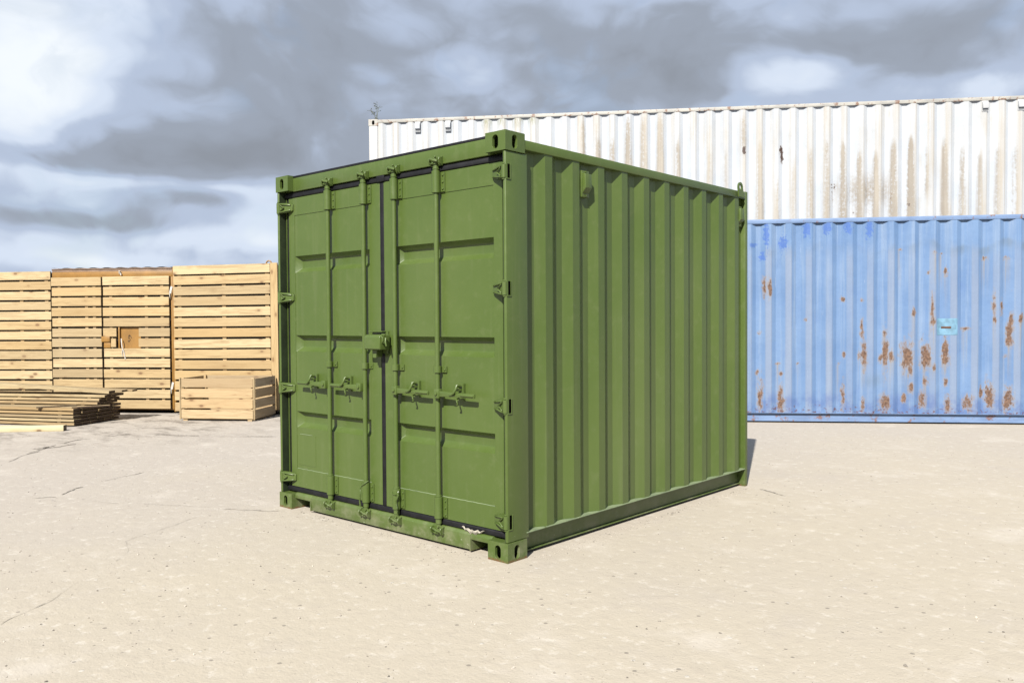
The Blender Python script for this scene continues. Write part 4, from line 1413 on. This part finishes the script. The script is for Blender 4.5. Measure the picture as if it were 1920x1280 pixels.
# ------------------------------------------------------------------ open crate
cr_ = thing('wooden_crate', 'open topped slatted pine crate on the ground before the clad container', 'crate', (-8.715, 2.349, 0), R(34.0))
CWX, CDY = 1.155, 0.70
for k in range(4):
    z = 0.030 + 0.155 * k + 0.0715
    board(cr_, 0.012, CWX - 0.010, -0.011, z, 0.130, 0.020, PINE_OLD)
    board(cr_, 0.012, CWX - 0.010, CDY + 0.011, z, 0.130, 0.020, PINE_OLD)
    for xs_ in (CWX + 0.012, -0.010):
        me = board_mesh(CDY + 0.01, 0.130, 0.020, PINE_OLD)
        o = link('board', me, None, cr_, (xs_, CDY / 2, z + rb.uniform(-0.003, 0.003)), (0, 0, R(90)))
for xp in (0.012, CWX - 0.050):
    for yp in (0.0, CDY - 0.038):
        b = MB()
        b.box(-0.019, 0.019, -0.019, 0.019, 0.022, 0.640)
        o = build(b, 'corner_post', PINE_OLD, cr_, 0.002, 1)
        o.location = (xp + 0.019, yp + 0.019, 0)
for xp in (0.0, CWX):
    b = MB()
    b.box(-0.0105, 0.0105, -0.024, -0.001, 0.022, 0.642)
    o = build(b, 'corner_strip', PINE, cr_, 0.002, 1)
    o.location = (xp + (-0.004 if xp == 0 else 0.006), 0.0, 0)
for xp in (0.04, CWX - 0.10):
    b = MB()
    b.box(xp, xp + 0.07, -0.018, CDY, 0.0, 0.0215)
    build(b, 'runner', PINE_OLD, cr_, 0.002, 1)
for k in range(5):
    me = board_mesh(CWX - 0.03, 0.120, 0.016, PINE_OLD)
    link('base_board', me, None, cr_, (CWX / 2, 0.075 + k * 0.136, 0.0305), (R(90), 0, 0))

# ------------------------------------------------------------------ stack of slatted timber panels
LAYERS = ['lowest', 'second lowest', 'third from the ground', 'fourth from the ground', 'fifth from the ground']
PG = 'slatted timber panels stacked on the yard'
rp = random.Random(5)


def timber_panel(label, s1, off, z, L, nb, pitch_, rz, th=0.034, tilt=0.0):
    t = thing('timber_panel', label, 'timber panel', wpos(s1, off, z), WZ + rz, PG)
    t.rotation_euler = (0, tilt, WZ + rz)
    for k in range(nb):
        me = board_mesh(L, pitch_ - 0.008, th, TIMBER)
        e = rp.uniform(-0.028, 0.006)
        link('board', me, None, t, (-L / 2 + e, pitch_ / 2 + k * pitch_, th / 2), (R(90) + rp.uniform(-0.01, 0.01), 0, rp.uniform(-0.004, 0.004)))
    for xb in (-0.30, -L / 2, -L + 0.3):
        b = MB()
        b.box(xb, xb + 0.06, 0.02, nb * pitch_ - 0.02, -0.0165, -0.0005)
        build(b, 'batten', TIMBER, t)
    return t


for k, nm in enumerate(LAYERS):
    timber_panel('%s of the slatted timber panels in the stack' % nm, -6.955 + rp.uniform(-0.012, 0.012) + 0.004 * k, 6.08 + rp.uniform(-0.01, 0.01), 0.0175 + 0.0512 * k, 2.9, 6, 0.155, R(-8.0))
for k, nm in enumerate(('lowest', 'middle', 'uppermost')):
    timber_panel('%s of three narrower timber panels set back on the stack' % nm, -6.87 + 0.05 * k + rp.uniform(-0.02, 0.02), 6.50 + 0.03 * k, 0.0175 + 0.0512 * 5 + 0.0500 * k, 3.0, 3, 0.150, R(-5.0))
# loose boards thrown on top
BG = 'loose boards on top of the timber stack'
for k, (s1, off, z, rz, ti, L, h_, th, lab) in enumerate((
        (-6.74, 6.60, 0.422, R(-2), R(3.2), 3.0, 0.15, 0.045, 'thick board tilted up on the timber stack, nearest the camera'),
        (-6.66, 6.80, 0.430, R(-1), R(2.8), 3.0, 0.15, 0.030, 'board tilted up on the timber stack behind the thick one'),
        (-6.60, 6.98, 0.425, R(1), R(2.2), 3.0, 0.14, 0.026, 'rearmost loose board tilted on top of the timber stack'))):
    b = MB()
    b.box(-L, 0, 0, h_, 0, th)
    o = build(b, 'loose_board', TIMBER, None, 0.003, 1)
    o.location = wpos(s1, off, z)
    o.rotation_euler = (0, ti, WZ + rz)
    o['label'] = lab
    o['category'] = 'board'
    o['group'] = BG
for (s1, off, rz, L, lab) in ((-7.55, 6.12, R(48), 0.52, 'short spacer stick lying on the stack nearer the left edge'), (-7.02, 6.14, R(50), 0.50, 'short spacer stick lying near the end of the stack')):
    b = MB()
    b.box(-0.022, 0.022, 0, L, 0, 0.020)
    o = build(b, 'spacer_stick', TIMBER, None, 0.002, 1)
    o.location = wpos(s1, off, 0.0175 + 0.0512 * 4 + 0.0345)
    o.rotation_euler = (0, 0, WZ - rz)
    o['label'] = lab
    o['category'] = 'stick'
    o['group'] = 'spacer sticks on the stack'

# pale beam lying in front
b = MB()
b.box(-2.6, 0, 0, 0.105, 0.0, 0.078)
bmo = build(b, 'timber_beam', FRESH, None, 0.004)
bmo.location = (-8.786, 0.715, 0.0)
bmo.rotation_euler = (0, 0, R(47))
bmo['label'] = 'pale squared timber beam lying on the ground before the stack'
bmo['category'] = 'beam'

# ------------------------------------------------------------------ grit and pebbles
PEB = mat_plain('pebble_grit', (0.36, 0.32, 0.27), 0.9, 0.7, 3.0)
N = 4200
base = np.array([(0, 0, 1), (0.9, 0, -0.2), (-0.4, 0.8, -0.2), (-0.5, -0.75, -0.2), (0.35, 0.6, 0.5), (-0.7, 0.05, 0.45), (0.4, -0.65, 0.45)], float)
tri = np.array([(0, 4, 5), (0, 5, 6), (0, 6, 4), (4, 2, 5), (5, 3, 6), (6, 1, 4), (4, 1, 2), (5, 2, 3), (6, 3, 1)])
depth = 1.9 + 12.5 * RNG.random(N) ** 1.5
lat = (RNG.random(N) - 0.5) * 1.45 * depth
cxy = np.array([3.3712, -3.7167]) + depth[:, None] * np.array([fw.x, fw.y]) / math.hypot(fw.x, fw.y) + lat[:, None] * np.array([rt.x, rt.y])
keep = ~((cxy[:, 0] > -GW) & (cxy[:, 0] < 0) & (cxy[:, 1] > 0) & (cxy[:, 1] < GL))
cxy = cxy[keep]
# a drift of dirt along the foot of the green container
M_ = 420
ed = np.stack([0.02 + np.abs(RNG.normal(0, 0.05, M_)), RNG.random(M_) * 2.9 + 0.2], 1)
ed2 = np.stack([-RNG.random(M_ // 2) * 2.0 - 0.2, -np.abs(RNG.normal(0, 0.05, M_ // 2))], 1)
cxy = np.concatenate([cxy, ed, ed2])
n = len(cxy)
sz = 0.0026 + 0.0050 * RNG.random(n) ** 3 + 0.006 * (RNG.random(n) > 0.988)
ang = RNG.random(n) * 6.283
V = np.repeat(base[None], n, 0) * (0.6 + 0.8 * RNG.random((n, 7, 1)))
ca_, sa_ = np.cos(ang)[:, None], np.sin(ang)[:, None]
V = np.stack([V[:, :, 0] * ca_ - V[:, :, 1] * sa_, V[:, :, 0] * sa_ + V[:, :, 1] * ca_, V[:, :, 2] * 0.7 + 0.1], -1) * sz[:, None, None]
V[:, :, :2] += cxy[:, None, :]
F = (tri[None] + (np.arange(n) * 7)[:, None, None]).reshape(-1, 3)
me = np_mesh('pebbles', V.reshape(-1, 3), F, None, 30)
pb = link('pebbles', me, PEB)
pb['kind'] = 'stuff'
pb['label'] = 'loose grit and small pebbles scattered over the concrete'
pb['category'] = 'pebbles'

# ------------------------------------------------------------------ render
scene.render.engine = 'CYCLES'
scene.cycles.use_denoising = True
scene.cycles.max_bounces = 6
